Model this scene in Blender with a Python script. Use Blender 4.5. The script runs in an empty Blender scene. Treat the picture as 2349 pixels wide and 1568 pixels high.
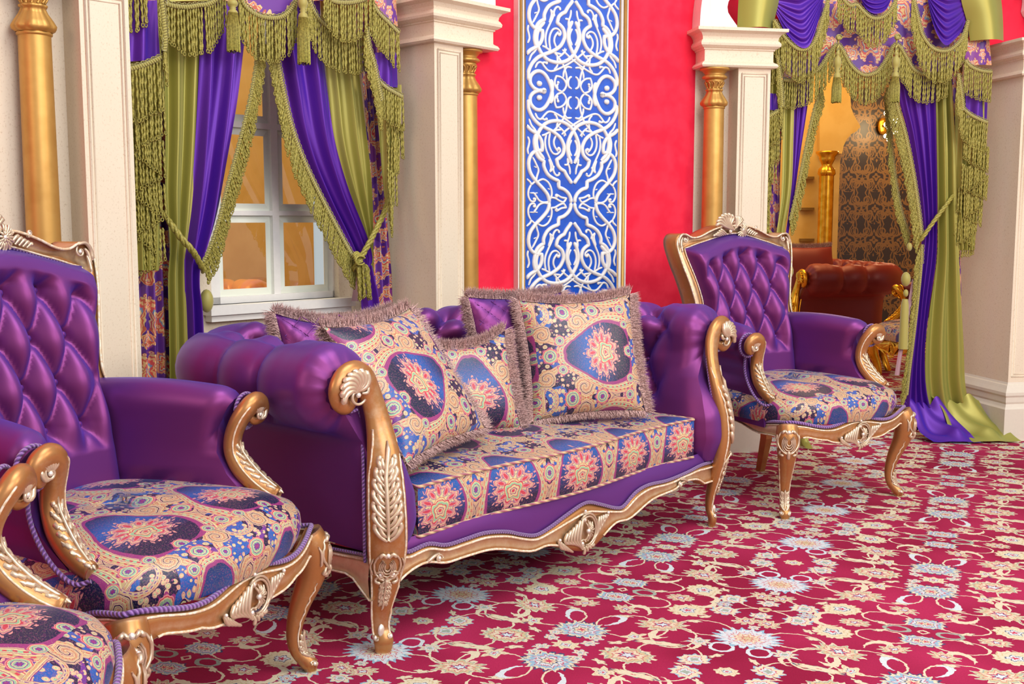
import bpy, math, random
from math import sin, cos, pi, sqrt, atan2, radians as R, hypot, floor
from mathutils import Vector as V3, Matrix
random.seed(7)
col = bpy.context.scene.collection
SC = bpy.context.scene

# ---------------------------------------------------------------- camera, world, lights, exposure
CAM_H, F_PX, PITCH = 1.13, 2517.0, math.atan(279/2517.)
cd = bpy.data.cameras.new('camera'); cam = bpy.data.objects.new('camera', cd); col.objects.link(cam)
cam.location = (0, 0, CAM_H); cam.rotation_euler = (pi/2-PITCH, 0, 0)
cd.sensor_width = 36; cd.lens = 36*F_PX/2349; cd.clip_start = .05; cd.clip_end = 60
SC.camera = cam
SC.view_settings.view_transform = 'Standard'; SC.view_settings.look = 'None'
SC.view_settings.gamma = 1; SC.view_settings.use_curve_mapping = False
SC.view_settings.exposure = 0.0
cy = SC.cycles
cy.max_bounces = 6; cy.diffuse_bounces = 3; cy.glossy_bounces = 3; cy.transmission_bounces = 4; cy.transparent_max_bounces = 8
cy.caustics_reflective = False; cy.caustics_refractive = False; cy.sample_clamp_indirect = 6
cy.use_adaptive_sampling = True; cy.adaptive_threshold = .02; cy.use_denoising = True

W = bpy.data.worlds.new('world'); SC.world = W; W.use_nodes = True
W.node_tree.nodes['Background'].inputs[0].default_value = (.86, .92, 1, 1)
W.node_tree.nodes['Background'].inputs[1].default_value = .62

def area(name, loc, target, sx, sy, power, color):
    l = bpy.data.lights.new(name, 'AREA'); l.shape = 'RECTANGLE'; l.size = sx; l.size_y = sy
    l.energy = power; l.color = color
    o = bpy.data.objects.new(name, l); col.objects.link(o); o.location = loc
    o.rotation_euler = (V3(target)-V3(loc)).to_track_quat('-Z', 'Y').to_euler()
    return o
area('daylight_windows', (3.0, -1.2, 3.0), (0.2, 3.6, .6), 3.0, 2.2, 128, (.95, .96, 1))
area('warm_fill_left', (-2.6, -.6, 2.6), (0.0, 2.6, .3), 1.6, 1.2, 26, (1, .74, .50))  # unseen fill added to warm the left faces of the piers
area('skylight', (1.6, 1.6, 4.6), (.6, 3.6, .5), 2.4, 2.4, 130, (1, .97, .92))
area('lobby_lamps', (4.6, 1.6, 2.9), (.6, 3.8, .6), 1.6, 1.6, 70, (1, .82, .62))

# ---------------------------------------------------------------- colour and node helpers
def lin(c):
    return c/12.92 if c <= .04045 else ((c+.055)/1.055)**2.4
def C(h):
    h = h.lstrip('#'); return tuple(lin(int(h[i:i+2], 16)/255) for i in (0, 2, 4))+(1,)

class S:                                     # a node socket with arithmetic
    def __init__(s, t, k): s.t, s.k = t, k
    def _b(s, op, o, r=False): return mth(s.t, op, o, s) if r else mth(s.t, op, s, o)
    def __add__(s, o): return s._b('ADD', o)
    __radd__ = __add__
    def __sub__(s, o): return s._b('SUBTRACT', o)
    def __rsub__(s, o): return s._b('SUBTRACT', o, True)
    def __mul__(s, o): return s._b('MULTIPLY', o)
    __rmul__ = __mul__
    def __truediv__(s, o): return s._b('DIVIDE', o)
def mth(t, op, *a):
    n = t.nodes.new('ShaderNodeMath'); n.operation = op
    for i, v in enumerate(a):
        if isinstance(v, S): t.links.new(v.k, n.inputs[i])
        else: n.inputs[i].default_value = v
    return S(t, n.outputs[0])
def put(t, sock, v):
    if isinstance(v, S): t.links.new(v.k, sock)
    else: sock.default_value = v
def mix(t, f, a, b):
    n = t.nodes.new('ShaderNodeMix'); n.data_type = 'RGBA'; n.clamp_factor = True
    put(t, n.inputs[0], f); put(t, n.inputs[6], a); put(t, n.inputs[7], b)
    return S(t, n.outputs[2])
def ramp(t, f, stops, const=True):
    n = t.nodes.new('ShaderNodeValToRGB'); cr = n.color_ramp
    cr.interpolation = 'CONSTANT' if const else 'LINEAR'
    while len(cr.elements) < len(stops): cr.elements.new(.5)
    for e, (p, c) in zip(cr.elements, stops): e.position = p; e.color = c
    put(t, n.inputs[0], f); return S(t, n.outputs[0])
def noise(t, vec, scale, detail=2, rough=.5):
    n = t.nodes.new('ShaderNodeTexNoise'); n.inputs['Scale'].default_value = scale
    n.inputs['Detail'].default_value = detail; n.inputs['Roughness'].default_value = rough
    if vec: t.links.new(vec.k, n.inputs['Vector'])
    return S(t, n.outputs[0])
def voro(t, vec, scale, feat='F1', rnd=1):
    n = t.nodes.new('ShaderNodeTexVoronoi'); n.feature = feat
    n.inputs['Scale'].default_value = scale; n.inputs['Randomness'].default_value = rnd
    t.links.new(vec.k, n.inputs['Vector']); return S(t, n.outputs['Distance'])
def coord(t, kind='Object'):
    n = t.nodes.new('ShaderNodeTexCoord'); return S(t, n.outputs[kind])
def xyz(t, v):
    n = t.nodes.new('ShaderNodeSeparateXYZ'); t.links.new(v.k, n.inputs[0]); return [S(t, o) for o in n.outputs]
def comb(t, x, y, z=0.):
    n = t.nodes.new('ShaderNodeCombineXYZ')
    for i, v in enumerate((x, y, z)): put(t, n.inputs[i], v)
    return S(t, n.outputs[0])
def bump(t, p, h, strength=.3, dist=.002):
    n = t.nodes.new('ShaderNodeBump'); n.inputs['Strength'].default_value = strength; n.inputs['Distance'].default_value = dist
    t.links.new(h.k, n.inputs['Height']); t.links.new(n.outputs[0], p.inputs['Normal'])
def mat(name, base=None, rough=.5, metal=0, **kw):
    m = bpy.data.materials.new(name); m.use_nodes = True; t = m.node_tree; p = t.nodes['Principled BSDF']
    p.inputs['Roughness'].default_value = rough; p.inputs['Metallic'].default_value = metal
    if base: p.inputs['Base Color'].default_value = base if not isinstance(base, str) else C(base)
    for k, v in kw.items():
        p.inputs[k.replace('_', ' ')].default_value = v
    return m, t, p
def base(t, p, c): t.links.new(c.k, p.inputs['Base Color'])
def facing(t, blend=.5):
    n = t.nodes.new('ShaderNodeLayerWeight'); n.inputs[0].default_value = blend; return S(t, n.outputs['Facing'])
def pointy(t):
    n = t.nodes.new('ShaderNodeNewGeometry'); return S(t, n.outputs['Pointiness'])

def disc(t, X, Y, cx, cy_, rad, sq=1., n=0, amp=0., rot=0., jag=0, jamp=0., taper=0., bend=0.):
    """distance of a (petalled, stretched, turned) disc: 0 in its middle, 1 on its rim"""
    x = X-cx; y = Y-cy_
    if rot:
        c_, s_ = cos(rot), sin(rot); x, y = x*c_+y*s_, y*c_-x*s_
    if bend: x = x+y*y*(bend/rad)
    if taper: x = x*(y*(taper/rad)+1.)
    y = y*sq
    r = mth(t, 'SQRT', x*x+y*y)
    if n:
        th = mth(t, 'ARCTAN2', y, x)
        e = mth(t, 'COSINE', th*n)*amp+1.
        if jag: e = e+mth(t, 'SINE', th*jag)*jamp
        return r/(e*rad), th
    return r/rad, None
def lt(t, a, b): return mth(t, 'LESS_THAN', a, b)
def gt(t, a, b): return mth(t, 'GREATER_THAN', a, b)
def band(t, v, c, w): return lt(t, mth(t, 'ABSOLUTE', v-c), w)
def fold(t, v, P): return mth(t, 'PINGPONG', v, P)

# ---------------------------------------------------------------- materials
def m_carpet():
    m, t, p = mat('carpet_red_floral', rough=.95); p.inputs['Specular IOR Level'].default_value = .15
    co = coord(t); x0, y0, _ = xyz(t, co)
    wob = (noise(t, co, 55, 3)-.5)*.013; wob2 = (noise(t, comb(t, y0, x0, 4.), 55, 3)-.5)*.013
    fx = (x0-1.333)*.914-(y0-3.366)*.407; fy = (x0-1.333)*.407+(y0-3.366)*.914
    X = fold(t, fx+wob+8.7, .435); Y = fold(t, fy+wob2+9.7, .485)
    red, dark = C('#b92c5a'), C('#94183e')
    c = mix(t, ramp(t, noise(t, co, 2.3, 2), [(.35, (0, 0, 0, 1)), (.65, (1, 1, 1, 1))], False), dark, red)
    cream, gold, pale, blue, ink, rose, grn = [C(k) for k in ('#e8e0c0', '#d8c89c', '#dceaee', '#98c4da', '#34507a', '#cf4f68', '#a4b8a8')]
    def vine(cx, cy_, rad, sq=1., w=.045, colr=cream):
        nonlocal c
        q, _ = disc(t, X, Y, cx, cy_, rad, sq); c = mix(t, band(t, q, 1., w), c, colr)
    vine(.31, .275, .075, 1.4); vine(.12, .2, .1, 1.2, .03); vine(.27, .06, .085, 1.3, .035); vine(.385, .155, .03, 1., .16, pale)
    vine(.435, .43, .085, 1.5, .04); vine(.07, .485, .032, 1.5, .2, grn); vine(.1, .41, .07, 1.5, .05); vine(.25, .17, .06, .8, .05)
    def hook(cx, cy_, rad, w, sq=1., rot=0., colr=cream):          # a crescent leaf with an inked rim
        nonlocal c
        q, _ = disc(t, X, Y, cx, cy_, rad, sq, 1, w, rot, 13, .03)
        q2, _ = disc(t, X, Y, cx+rad*.25*cos(rot+2.4), cy_+rad*.25*sin(rot+2.4), rad*.82, sq, 0, 0, rot)
        k = lt(t, q, 1.)*gt(t, q2, 1.); c = mix(t, k, c, colr)
    hook(.105, .33, .045, .1, 1.4, 2.2); hook(.3, .13, .035, .1, 1.2, 1.); hook(.215, .19, .050, .1, 1.7, -2.)
    hook(.255, .46, .04, .1, 1.2, .2); hook(.06, .22, .05, .1, 2., 1.2, pale)
    fl = [(.0, .12, .074, 1.25, 18, .10, 'b', .0), (.435, .243, .086, 1.25, 20, .12, 'w', .0), (.195, .248, .066, 1.5, 12, .16, 'm', .3),
          (.173, .0, .072, 1.45, 14, .08, 'm', .0), (.23, .388, .054, 1.15, 11, .08, 'g', .2), (.33, .432, .040, 1.15, 9, .12, 'k', .0),
          (.01, .415, .046, 1.2, 10, .10, 'b', .0), (.34, .043, .041, 1.2, 9, .12, 'k', .4), (.435, .0, .030, 1.2, 8, .12, 'g', 0), (.0, .0, .036, 1.3, 8, .15, 'g', 0),
          (.055, .035, .022, 1.3, 6, .2, 'k', .5), (.062, .325, .038, 1.5, 9, .22, 'm', -.4), (.405, .372, .036, 1.4, 9, .2, 'm', .6), (.435, .43, .030, 1.3, 7, .2, 'k', 0),
          (.183, .485, .040, 1.4, 10, .15, 'm', 0), (.315, .485, .024, 1.2, 6, .25, 'b', 0), (.225, .112, .066, 4.2, 9, .1, 'l', .12), (.15, .13, .032, 1.3, 5, .3, 'g', .9),
          (.322, .17, .030, 1.3, 7, .25, 'k', 0), (.385, .09, .022, 2.5, 5, .25, 'l', .8), (.11, .455, .022, 2.4, 5, .2, 'l', -.6), (.29, .36, .020, 2., 5, .2, 'l', .7),
          (.06, .075, .018, 1, 5, .2, 'k', 0), (.27, .31, .02, 2, 5, .2, 'l', .2), (.12, .07, .025, 2.4, 5, .25, 'l', .5), (.08, .27, .02, 2.4, 5, .25, 'l', 0), (.435, .33, .016, 1, 5, .2, 'k', 0)]
    K = {'b': [(0, rose), (.14, cream), (.30, ink), (.36, pale), (.52, rose), (.58, blue), (.78, cream), (.93, ink)],
         'w': [(0, gold), (.18, rose), (.24, cream), (.42, rose), (.47, pale), (.62, rose), (.66, pale), (.9, blue)],
         'm': [(0, pale), (.20, ink), (.26, rose), (.36, cream), (.58, rose), (.63, gold), (.80, grn), (.88, cream)],
         'g': [(0, rose), (.16, pale), (.34, ink), (.40, cream), (.66, gold), (.74, cream), (.95, gold)],
         'k': [(0, grn), (.28, pale), (.48, rose), (.55, cream), (.9, blue)],
         'l': [(0, rose), (.10, cream), (.82, gold), (.93, ink)]}
    for cx, cy_, rad, sq, n, amp, k, rot in fl:
        q, th = disc(t, X, Y, cx, cy_, rad, sq, n, amp, rot, n*2+1, .05)
        d = q
        if rad > .035: d = q+mth(t, 'COSINE', th*(n//2))*.07
        c = mix(t, lt(t, q, 1.), c, ramp(t, d, K[k]))
    q = mth(t, 'ABSOLUTE', X)+mth(t, 'ABSOLUTE', Y-.485)
    c = mix(t, band(t, q, .014, .004), c, cream)
    q, _ = disc(t, X, Y, .435, .485, .022); c = mix(t, band(t, q, .6, .25), c, gold)
    c = mix(t, noise(t, co, 160, 2)*.34, c, C('#6e1530'))
    base(t, p, c); bump(t, p, noise(t, co, 260, 2), .35, .003)
    return m

def m_paisley(name, dull=0.):
    m, t, p = mat(name, rough=.42); p.inputs['Sheen Weight'].default_value = .25; p.inputs['Sheen Tint'].default_value = C('#7fb0ff')
    p.inputs['Sheen Roughness'].default_value = .3; p.inputs['Specular IOR Level'].default_value = .6
    uv = coord(t, 'UV'); u, v, _ = xyz(t, uv)
    wx = (noise(t, uv, 60, 2)-.5)*.0045; wy = (noise(t, comb(t, v, u, 3.), 60, 2)-.5)*.0045
    X = fold(t, u+wx+6., .15); Y = mth(t, 'MODULO', v+wy+6.8, .34)
    navy, azure_sheen, purp = C('#0a1140'), C('#0f5ab0'), C('#6a2c92')
    cream, sand, mint, pink, red, mag, orc = [C(k) for k in ('#dccb96', '#c2a878', '#94c49a', '#de9490', '#cc3850', '#983078', '#d09a70')]
    P2 = comb(t, X, Y)
    c = ramp(t, noise(t, uv, 7, 1), [(0, navy), (.46, azure_sheen), (.60, navy), (.66, purp), (.72, navy)])  # azure paints the satin's lit sheen into the navy ground
    # filigree of small blossoms that fills most of the ground
    d = voro(t, P2, 62, 'F1', .75); n2 = noise(t, comb(t, X, Y, 2.), 20, 1)
    c = mix(t, lt(t, d, .46)*gt(t, n2, .31), c, ramp(t, d, [(0, red), (.09, cream), (.20, mint), (.27, cream), (.34, pink), (.39, cream), (.44, mag)]))
    d = voro(t, comb(t, X+.4, Y), 105, 'F1', .9)
    c = mix(t, lt(t, d, .36)*lt(t, n2, .31), c, ramp(t, d, [(0, mag), (.1, cream), (.24, sand), (.30, mag)]))
    def ring(cx, cy_, rad, w, sq=1., dots=24, inner=mint, dot=red, rot=0., n=0, amp=0., taper=0., bend=0., cut=None):
        nonlocal c
        q, th = disc(t, X, Y, cx, cy_, rad, sq, max(n, 1), amp, rot, 0, 0, taper, bend)
        b = (q-1.)/w+.5
        cc = ramp(t, b, [(0, mag), (.06, cream), (.12, mag), (.16, cream), (.26, inner), (.42, cream), (.48, mag), (.51, cream), (.60, sand), (.78, cream), (.84, red), (.88, cream), (.95, mag)])
        co = mth(t, 'COSINE', th*dots)
        cc = mix(t, gt(t, co, .1)*band(t, b, .34, .06), cc, dot); cc = mix(t, lt(t, co, -.2)*band(t, b, .69, .05), cc, red)
        k = band(t, b, .5, .5)
        if cut is not None: k = k*gt(t, mth(t, 'COSINE', th-cut), -.62)
        c = mix(t, k, c, cc)
    def swirl(cx, cy_, rad, turn=1., tail=0.):
        nonlocal c
        q, th = disc(t, X, Y, cx, cy_, rad, 1., 9, .03, tail, 0, 0, .25)
        s = mth(t, 'FRACT', q*1.7+th*(turn/(2*pi))+2.)
        cc = ramp(t, s, [(0, mag), (.05, cream), (.12, red), (.15, cream), (.26, sand), (.44, orc), (.50, red), (.53, cream), (.64, mag), (.68, cream), (.78, navy), (.86, mag), (.9, cream)])
        cc = mix(t, gt(t, mth(t, 'COSINE', th*22), .2)*band(t, s, .34, .05), cc, red)
        c = mix(t, lt(t, q, 1.), c, cc)
    ring(.15, .235, .118, .24, 1.1, 40, sand, orc, .2, 3, .06, .12)
    ring(.16, .045, .072, .30, .8, 26, mint, red, .3, 3, .08, .2)
    ring(.15, .335, .045, .32, 1.0, 22, purp, cream)
    swirl(.112, .190, .040, 1., .5); swirl(.075, .318, .030, -1., 2.); swirl(.128, .075, .026, 1., 3.)
    # ogee: scalloped double band round a drop-shaped navy field
    ring(.0, .125, .112, .20, .80, 44, mint, red, 0, 5, .035, .42, 0.)
    q, th = disc(t, X, Y, .0, .125, .112, .80, 5, .035, 0, 0, 0, .42); k = lt(t, q, .90)
    c = mix(t, k, c, mix(t, lt(t, q, .84), mag, mix(t, mth(t, 'ABSOLUTE', Y+(noise(t, uv, 12, 1)-.5)*.06-.16)*11., azure_sheen, navy)))
    # palmette of nested lobed outlines with pearls on stalks round it
    q, th = disc(t, X, Y, .0, .112, .056, .72, 11, .13, pi/2, 33, .03, -.15)
    pearls = gt(t, mth(t, 'COSINE', th*34), .1)*band(t, q, 1.12, .055); c = mix(t, pearls, c, pink)
    cc = ramp(t, q+mth(t, 'COSINE', th*11)*.03, [(0, cream), (.34, red), (.37, cream), (.80, mag), (.83, pink), (.89, cream), (.93, mag), (.96, pink)])
    pz = mth(t, 'COSINE', th*11)*.5+.5; dq = (q-.60)/.24; pet = pz-dq*dq*.8
    cc = mix(t, gt(t, pet, .12)*lt(t, q, .8), cc, mint); cc = mix(t, gt(t, pet, .24)*lt(t, q, .8), cc, mag); cc = mix(t, gt(t, pet, .34)*lt(t, q, .8), cc, pink); cc = mix(t, gt(t, pet, .70)*lt(t, q, .8), cc, red)
    p2 = (mth(t, 'COSINE', th*11)*-.5+.5)-((q-.74)/.10)*((q-.74)/.10); cc = mix(t, gt(t, p2, .4)*lt(t, q, .8), cc, purp); cc = mix(t, gt(t, p2, .66)*lt(t, q, .8), cc, cream)
    c = mix(t, lt(t, q, 1.), c, cc)
    q, th = disc(t, X, Y, .0, .100, .022, .62, 5, .12, pi/2, 0, 0, .3)
    c = mix(t, lt(t, q, 1.), c, ramp(t, q, [(0, red), (.18, cream), (.30, mag), (.38, cream), (.60, red), (.68, mint), (.84, cream), (.92, red)]))
    for cx, cy_, rad, n in ((.15, .126, .026, 8), (.148, .235, .030, 9), (.15, .018, .022, 7), (.05, .262, .020, 6), (.0, .300, .028, 8), (.0, .008, .022, 7), (.095, .012, .018, 6)):
        q, th = disc(t, X, Y, cx, cy_, rad, 1., n, .12)
        c = mix(t, lt(t, q, 1.), c, ramp(t, q+mth(t, 'COSINE', th*n)*.08, [(0, mag), (.16, purp), (.30, mint), (.42, cream), (.50, purp), (.56, mint), (.70, cream), (.78, red), (.84, pink), (.92, mag)]))
    d = voro(t, P2, 170, 'F1', .7); c = mix(t, band(t, d, .30, .05)*.55, c, mag); c = mix(t, lt(t, d, .10)*.55, c, mint)
    fine = noise(t, uv, 420, 1); c = mix(t, gt(t, fine, .60)*.22, c, sand)
    base(t, p, c); bump(t, p, fine, .12, .001)
    return m

def m_satin(name, core, edge, deep=None, rough=.34, metal=.35, spec=.5, sheen=.5):
    """shot silk: one colour seen square on, another at a glance (warp and weft)"""
    m, t, p = mat(name, rough=rough, metal=metal); p.inputs['Specular IOR Level'].default_value = spec
    co = coord(t)
    f = facing(t, .42); c = mix(t, f, C(core), C(edge))  # edge colour also paints in the sheen that daylight gives the cloth
    base(t, p, c)
    p.inputs['Sheen Weight'].default_value = sheen; p.inputs['Sheen Tint'].default_value = C(edge); p.inputs['Sheen Roughness'].default_value = .3
    bump(t, p, noise(t, co, 900, 1), .06, .0006)
    return m
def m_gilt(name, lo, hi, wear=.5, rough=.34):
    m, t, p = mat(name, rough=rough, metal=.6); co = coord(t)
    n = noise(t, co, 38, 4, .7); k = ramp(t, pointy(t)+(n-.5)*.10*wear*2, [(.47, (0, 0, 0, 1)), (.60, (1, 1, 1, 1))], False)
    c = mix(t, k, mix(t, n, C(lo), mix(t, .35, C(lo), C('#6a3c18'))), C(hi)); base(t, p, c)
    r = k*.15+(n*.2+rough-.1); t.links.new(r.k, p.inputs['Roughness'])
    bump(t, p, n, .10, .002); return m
def m_plain(name, c, rough=.6, c2=None, sc=60, bmp=0, metal=0, thr=None):
    m, t, p = mat(name, rough=rough, metal=metal); co = coord(t); n = noise(t, co, sc, 3)
    if c2:
        a, b = thr or (.4, .6)
        base(t, p, mix(t, ramp(t, n, [(a, (0, 0, 0, 1)), (b, (1, 1, 1, 1))], False), C(c), C(c2)))
    else: base(t, p, mix(t, n*.12, C(c), C('#808080')))
    if bmp: bump(t, p, n, bmp, .002)
    return m
def m_stone(name, c, c2):
    m, t, p = mat(name, rough=.55); co = coord(t)
    x, y, z = xyz(t, co); s = comb(t, x*1.4, y*1.4, z)
    n = noise(t, s, 120, 4, .65); big = noise(t, co, 3, 2)
    k = ramp(t, n, [(.56, (0, 0, 0, 1)), (.68, (1, 1, 1, 1))], False)
    base(t, p, mix(t, k*.55, mix(t, big*.35, C(c), C('#dcc6a4')), C(c2))); bump(t, p, n, .05, .001)
    return m
def m_rope(name, a, b, freq=400):
    m, t, p = mat(name, rough=.5); p.inputs['Sheen Weight'].default_value = .4
    uv = coord(t, 'UV'); u, v, _ = xyz(t, uv)
    s = mth(t, 'SINE', (u*freq+v*2*pi*2)); k = s*.5+.5
    base(t, p, mix(t, k, C(a), C(b))); bump(t, p, k, .8, .004); return m
def m_damask():
    m, t, p = mat('damask_wallpaper', rough=.4); co = coord(t); x, y, z = xyz(t, co)
    wx = (noise(t, co, 14, 2)-.5)*.035; wz = (noise(t, comb(t, z, x, 3.), 14, 2)-.5)*.035
    X = fold(t, x+9., .13); Y = mth(t, 'MODULO', z+4., .30); k = None; X2 = X+wx; Y2 = Y+wz
    for cx, cy_, rad, w, n, amp, sq in ((.0, .15, .105, .07, 5, .25, .7), (.13, .0, .10, .07, 5, .25, .7), (.13, .30, .10, .07, 5, .25, .7), (.0, .14, .060, .13, 3, .35, .7), (.13, .29, .06, .13, 3, .35, .7), (.13, -.01, .06, .13, 3, .35, .7), (.065, .075, .032, .16, 1, .3, 1), (.065, .225, .032, .16, 1, .3, 1), (.0, .01, .03, .2, 4, .3, 1), (.0, .14, .02, .5, 4, .3, 1), (.13, .15, .035, .2, 4, .3, 1)):
        q, th = disc(t, X2, Y2, cx, cy_, rad, sq, n, amp); b = band(t, q, 1., w); k = b if k is None else mth(t, 'MAXIMUM', k, b)
    base(t, p, mix(t, k, C('#332008'), C('#8a6228'))); return m
M = {}
def build_materials():
    M['carpet'] = m_carpet()
    M['paisley'] = m_paisley('paisley_brocade')
    M['purple'] = m_satin('purple_satin', '#7a2c6a', '#6650c6', rough=.42, metal=.58, sheen=.12)
    M['velvet'] = m_satin('purple_silk', '#5c1c98', '#5238d0', rough=.42, metal=.4, sheen=.15)
    M['green'] = m_satin('olive_green_satin', '#a69c48', '#9aa65c', rough=.40, metal=.35, sheen=.1)
    M['maroon'] = m_satin('maroon_satin', '#6a1a1c', '#a8403c', rough=.4, metal=.2, sheen=.3)
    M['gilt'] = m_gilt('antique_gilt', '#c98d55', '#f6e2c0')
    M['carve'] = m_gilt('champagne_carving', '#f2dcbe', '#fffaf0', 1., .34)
    M['line'] = m_plain('champagne_edge_line', '#fbeed8', .4, '#e8c8a0', 120, 0, .15)
    M['brightgold'] = m_plain('bright_gold', '#d99a1c', .25, '#f0b840', 20, 0, .9)
    M['gold'] = m_plain('column_gold_paint', '#c6964c', .44, '#cfa055', 14, 0, .55)
    M['stone'] = m_stone('cream_marble_stone', '#efe1ca', '#c4aa88')
    M['skirting'] = m_plain('cream_skirting_paint', '#e6dccb', .5)
    M['white'] = m_plain('white_paint', '#f4f1ec', .42)
    M['relief'] = m_plain('white_relief_plaster', '#f6f3ee', .38)
    M['red'] = m_plain('red_plush_wall', '#f41a40', .92, '#ff2c4c', 9, .1)
    M['blue'] = m_plain('blue_panel_enamel', '#0d4fc0', .4, '#1258cc', 30, .05)
    M['fringe'] = m_plain('olive_gold_bullion', '#b4a850', .5, '#8c8338', 160, .0, .1)
    M['braid'] = m_rope('olive_gold_braid', '#958a3a', '#c2b762', 700)
    M['rope'] = m_rope('olive_twisted_rope', '#77701f', '#d0c466', 260)
    M['piping'] = m_rope('purple_twisted_piping', '#5c2878', '#a374c0', 620)
    M['pipe2'] = m_rope('multicolour_piping', '#b05070', '#d8bf88', 160)
    M['hair'] = m_plain('mauve_brush_fringe', '#d6b0aa', .6, '#92706c', 220, 0, 0)
    M['lining'] = m_plain('mauve_lining', '#b98f98', .6)
    M['damask'] = m_damask()
    M['yellowwall'] = m_plain('warm_yellow_wall', '#e8bf6a', .6, '#e0b45c', 6)
    M['button'] = M['purple']
    m, t, p = mat('print_brocade', rough=.42); uv = coord(t, 'UV'); u, v, _ = xyz(t, uv)
    X = fold(t, u+(noise(t, uv, 12, 2)-.5)*.05+4., .11); Y = mth(t, 'MODULO', v+(noise(t, comb(t, v, u), 12, 2)-.5)*.05+4., .36)
    c = ramp(t, noise(t, uv, 4, 1), [(0, C('#7440a0')), (.5, C('#5c2c8c')), (.6, C('#8c3c98'))])
    for cx, cy_, rad, sq, n, amp, rot in ((.04, .1, .075, 1.9, 3, .2, 1.1), (.10, .26, .065, 1.6, 4, .2, 2.), (.02, .30, .035, 1., 6, .15, 0), (.09, .03, .03, 1, 7, .15, 0), (.10, .15, .025, 1, 6, .2, 0), (.0, .2, .03, 1.5, 5, .25, 0)):
        q, th = disc(t, X, Y, cx, cy_, rad, sq, n, amp, rot, 17, .05)
        c = mix(t, lt(t, q, 1.), c, ramp(t, q+mth(t, 'COSINE', th*5)*.08, [(0, C('#e8c080')), (.2, C('#d84a50')), (.34, C('#f0d8a0')), (.46, C('#7aa0c8')), (.55, C('#e06060')), (.68, C('#f0c890')), (.8, C('#d86858')), (.9, C('#e8c890'))]))
    d = voro(t, comb(t, X, Y), 34, 'F1', .8)
    c = mix(t, lt(t, d, .3), c, ramp(t, d, [(0, C('#d84a70')), (.12, C('#e8d0a0')), (.22, C('#c86850'))]))
    base(t, p, c); M['print'] = m
    m, t, p = mat('bevelled_mirror_glass', '#dfe8dc', .03); p.inputs['Transmission Weight'].default_value = .0
    nt = t; tr = nt.nodes.new('ShaderNodeBsdfTransparent'); tr.inputs[0].default_value = (.93, .97, .92, 1)
    gl = nt.nodes.new('ShaderNodeBsdfGlossy'); gl.inputs['Roughness'].default_value = .02
    fr = nt.nodes.new('ShaderNodeFresnel'); fr.inputs[0].default_value = 1.9
    ms = nt.nodes.new('ShaderNodeMixShader'); nt.links.new(fr.outputs[0], ms.inputs[0]); nt.links.new(tr.outputs[0], ms.inputs[1]); nt.links.new(gl.outputs[0], ms.inputs[2])
    nt.links.new(ms.outputs[0], nt.nodes['Material Output'].inputs[0]); M['glass'] = m
    m, t, p = mat('painted_bevel_glint', '#eef2e4', .12, 0); p.inputs['Coat Weight'].default_value = 1.; M['bevel'] = m  # opaque off-white paints in the brightness of the bevelled glass rim
    m, t, p = mat('lamp_glow', '#fff2d0', .3); p.inputs['Emission Color'].default_value = (1, .82, .5, 1); p.inputs['Emission Strength'].default_value = 6; M['glow'] = m
build_materials()

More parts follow.
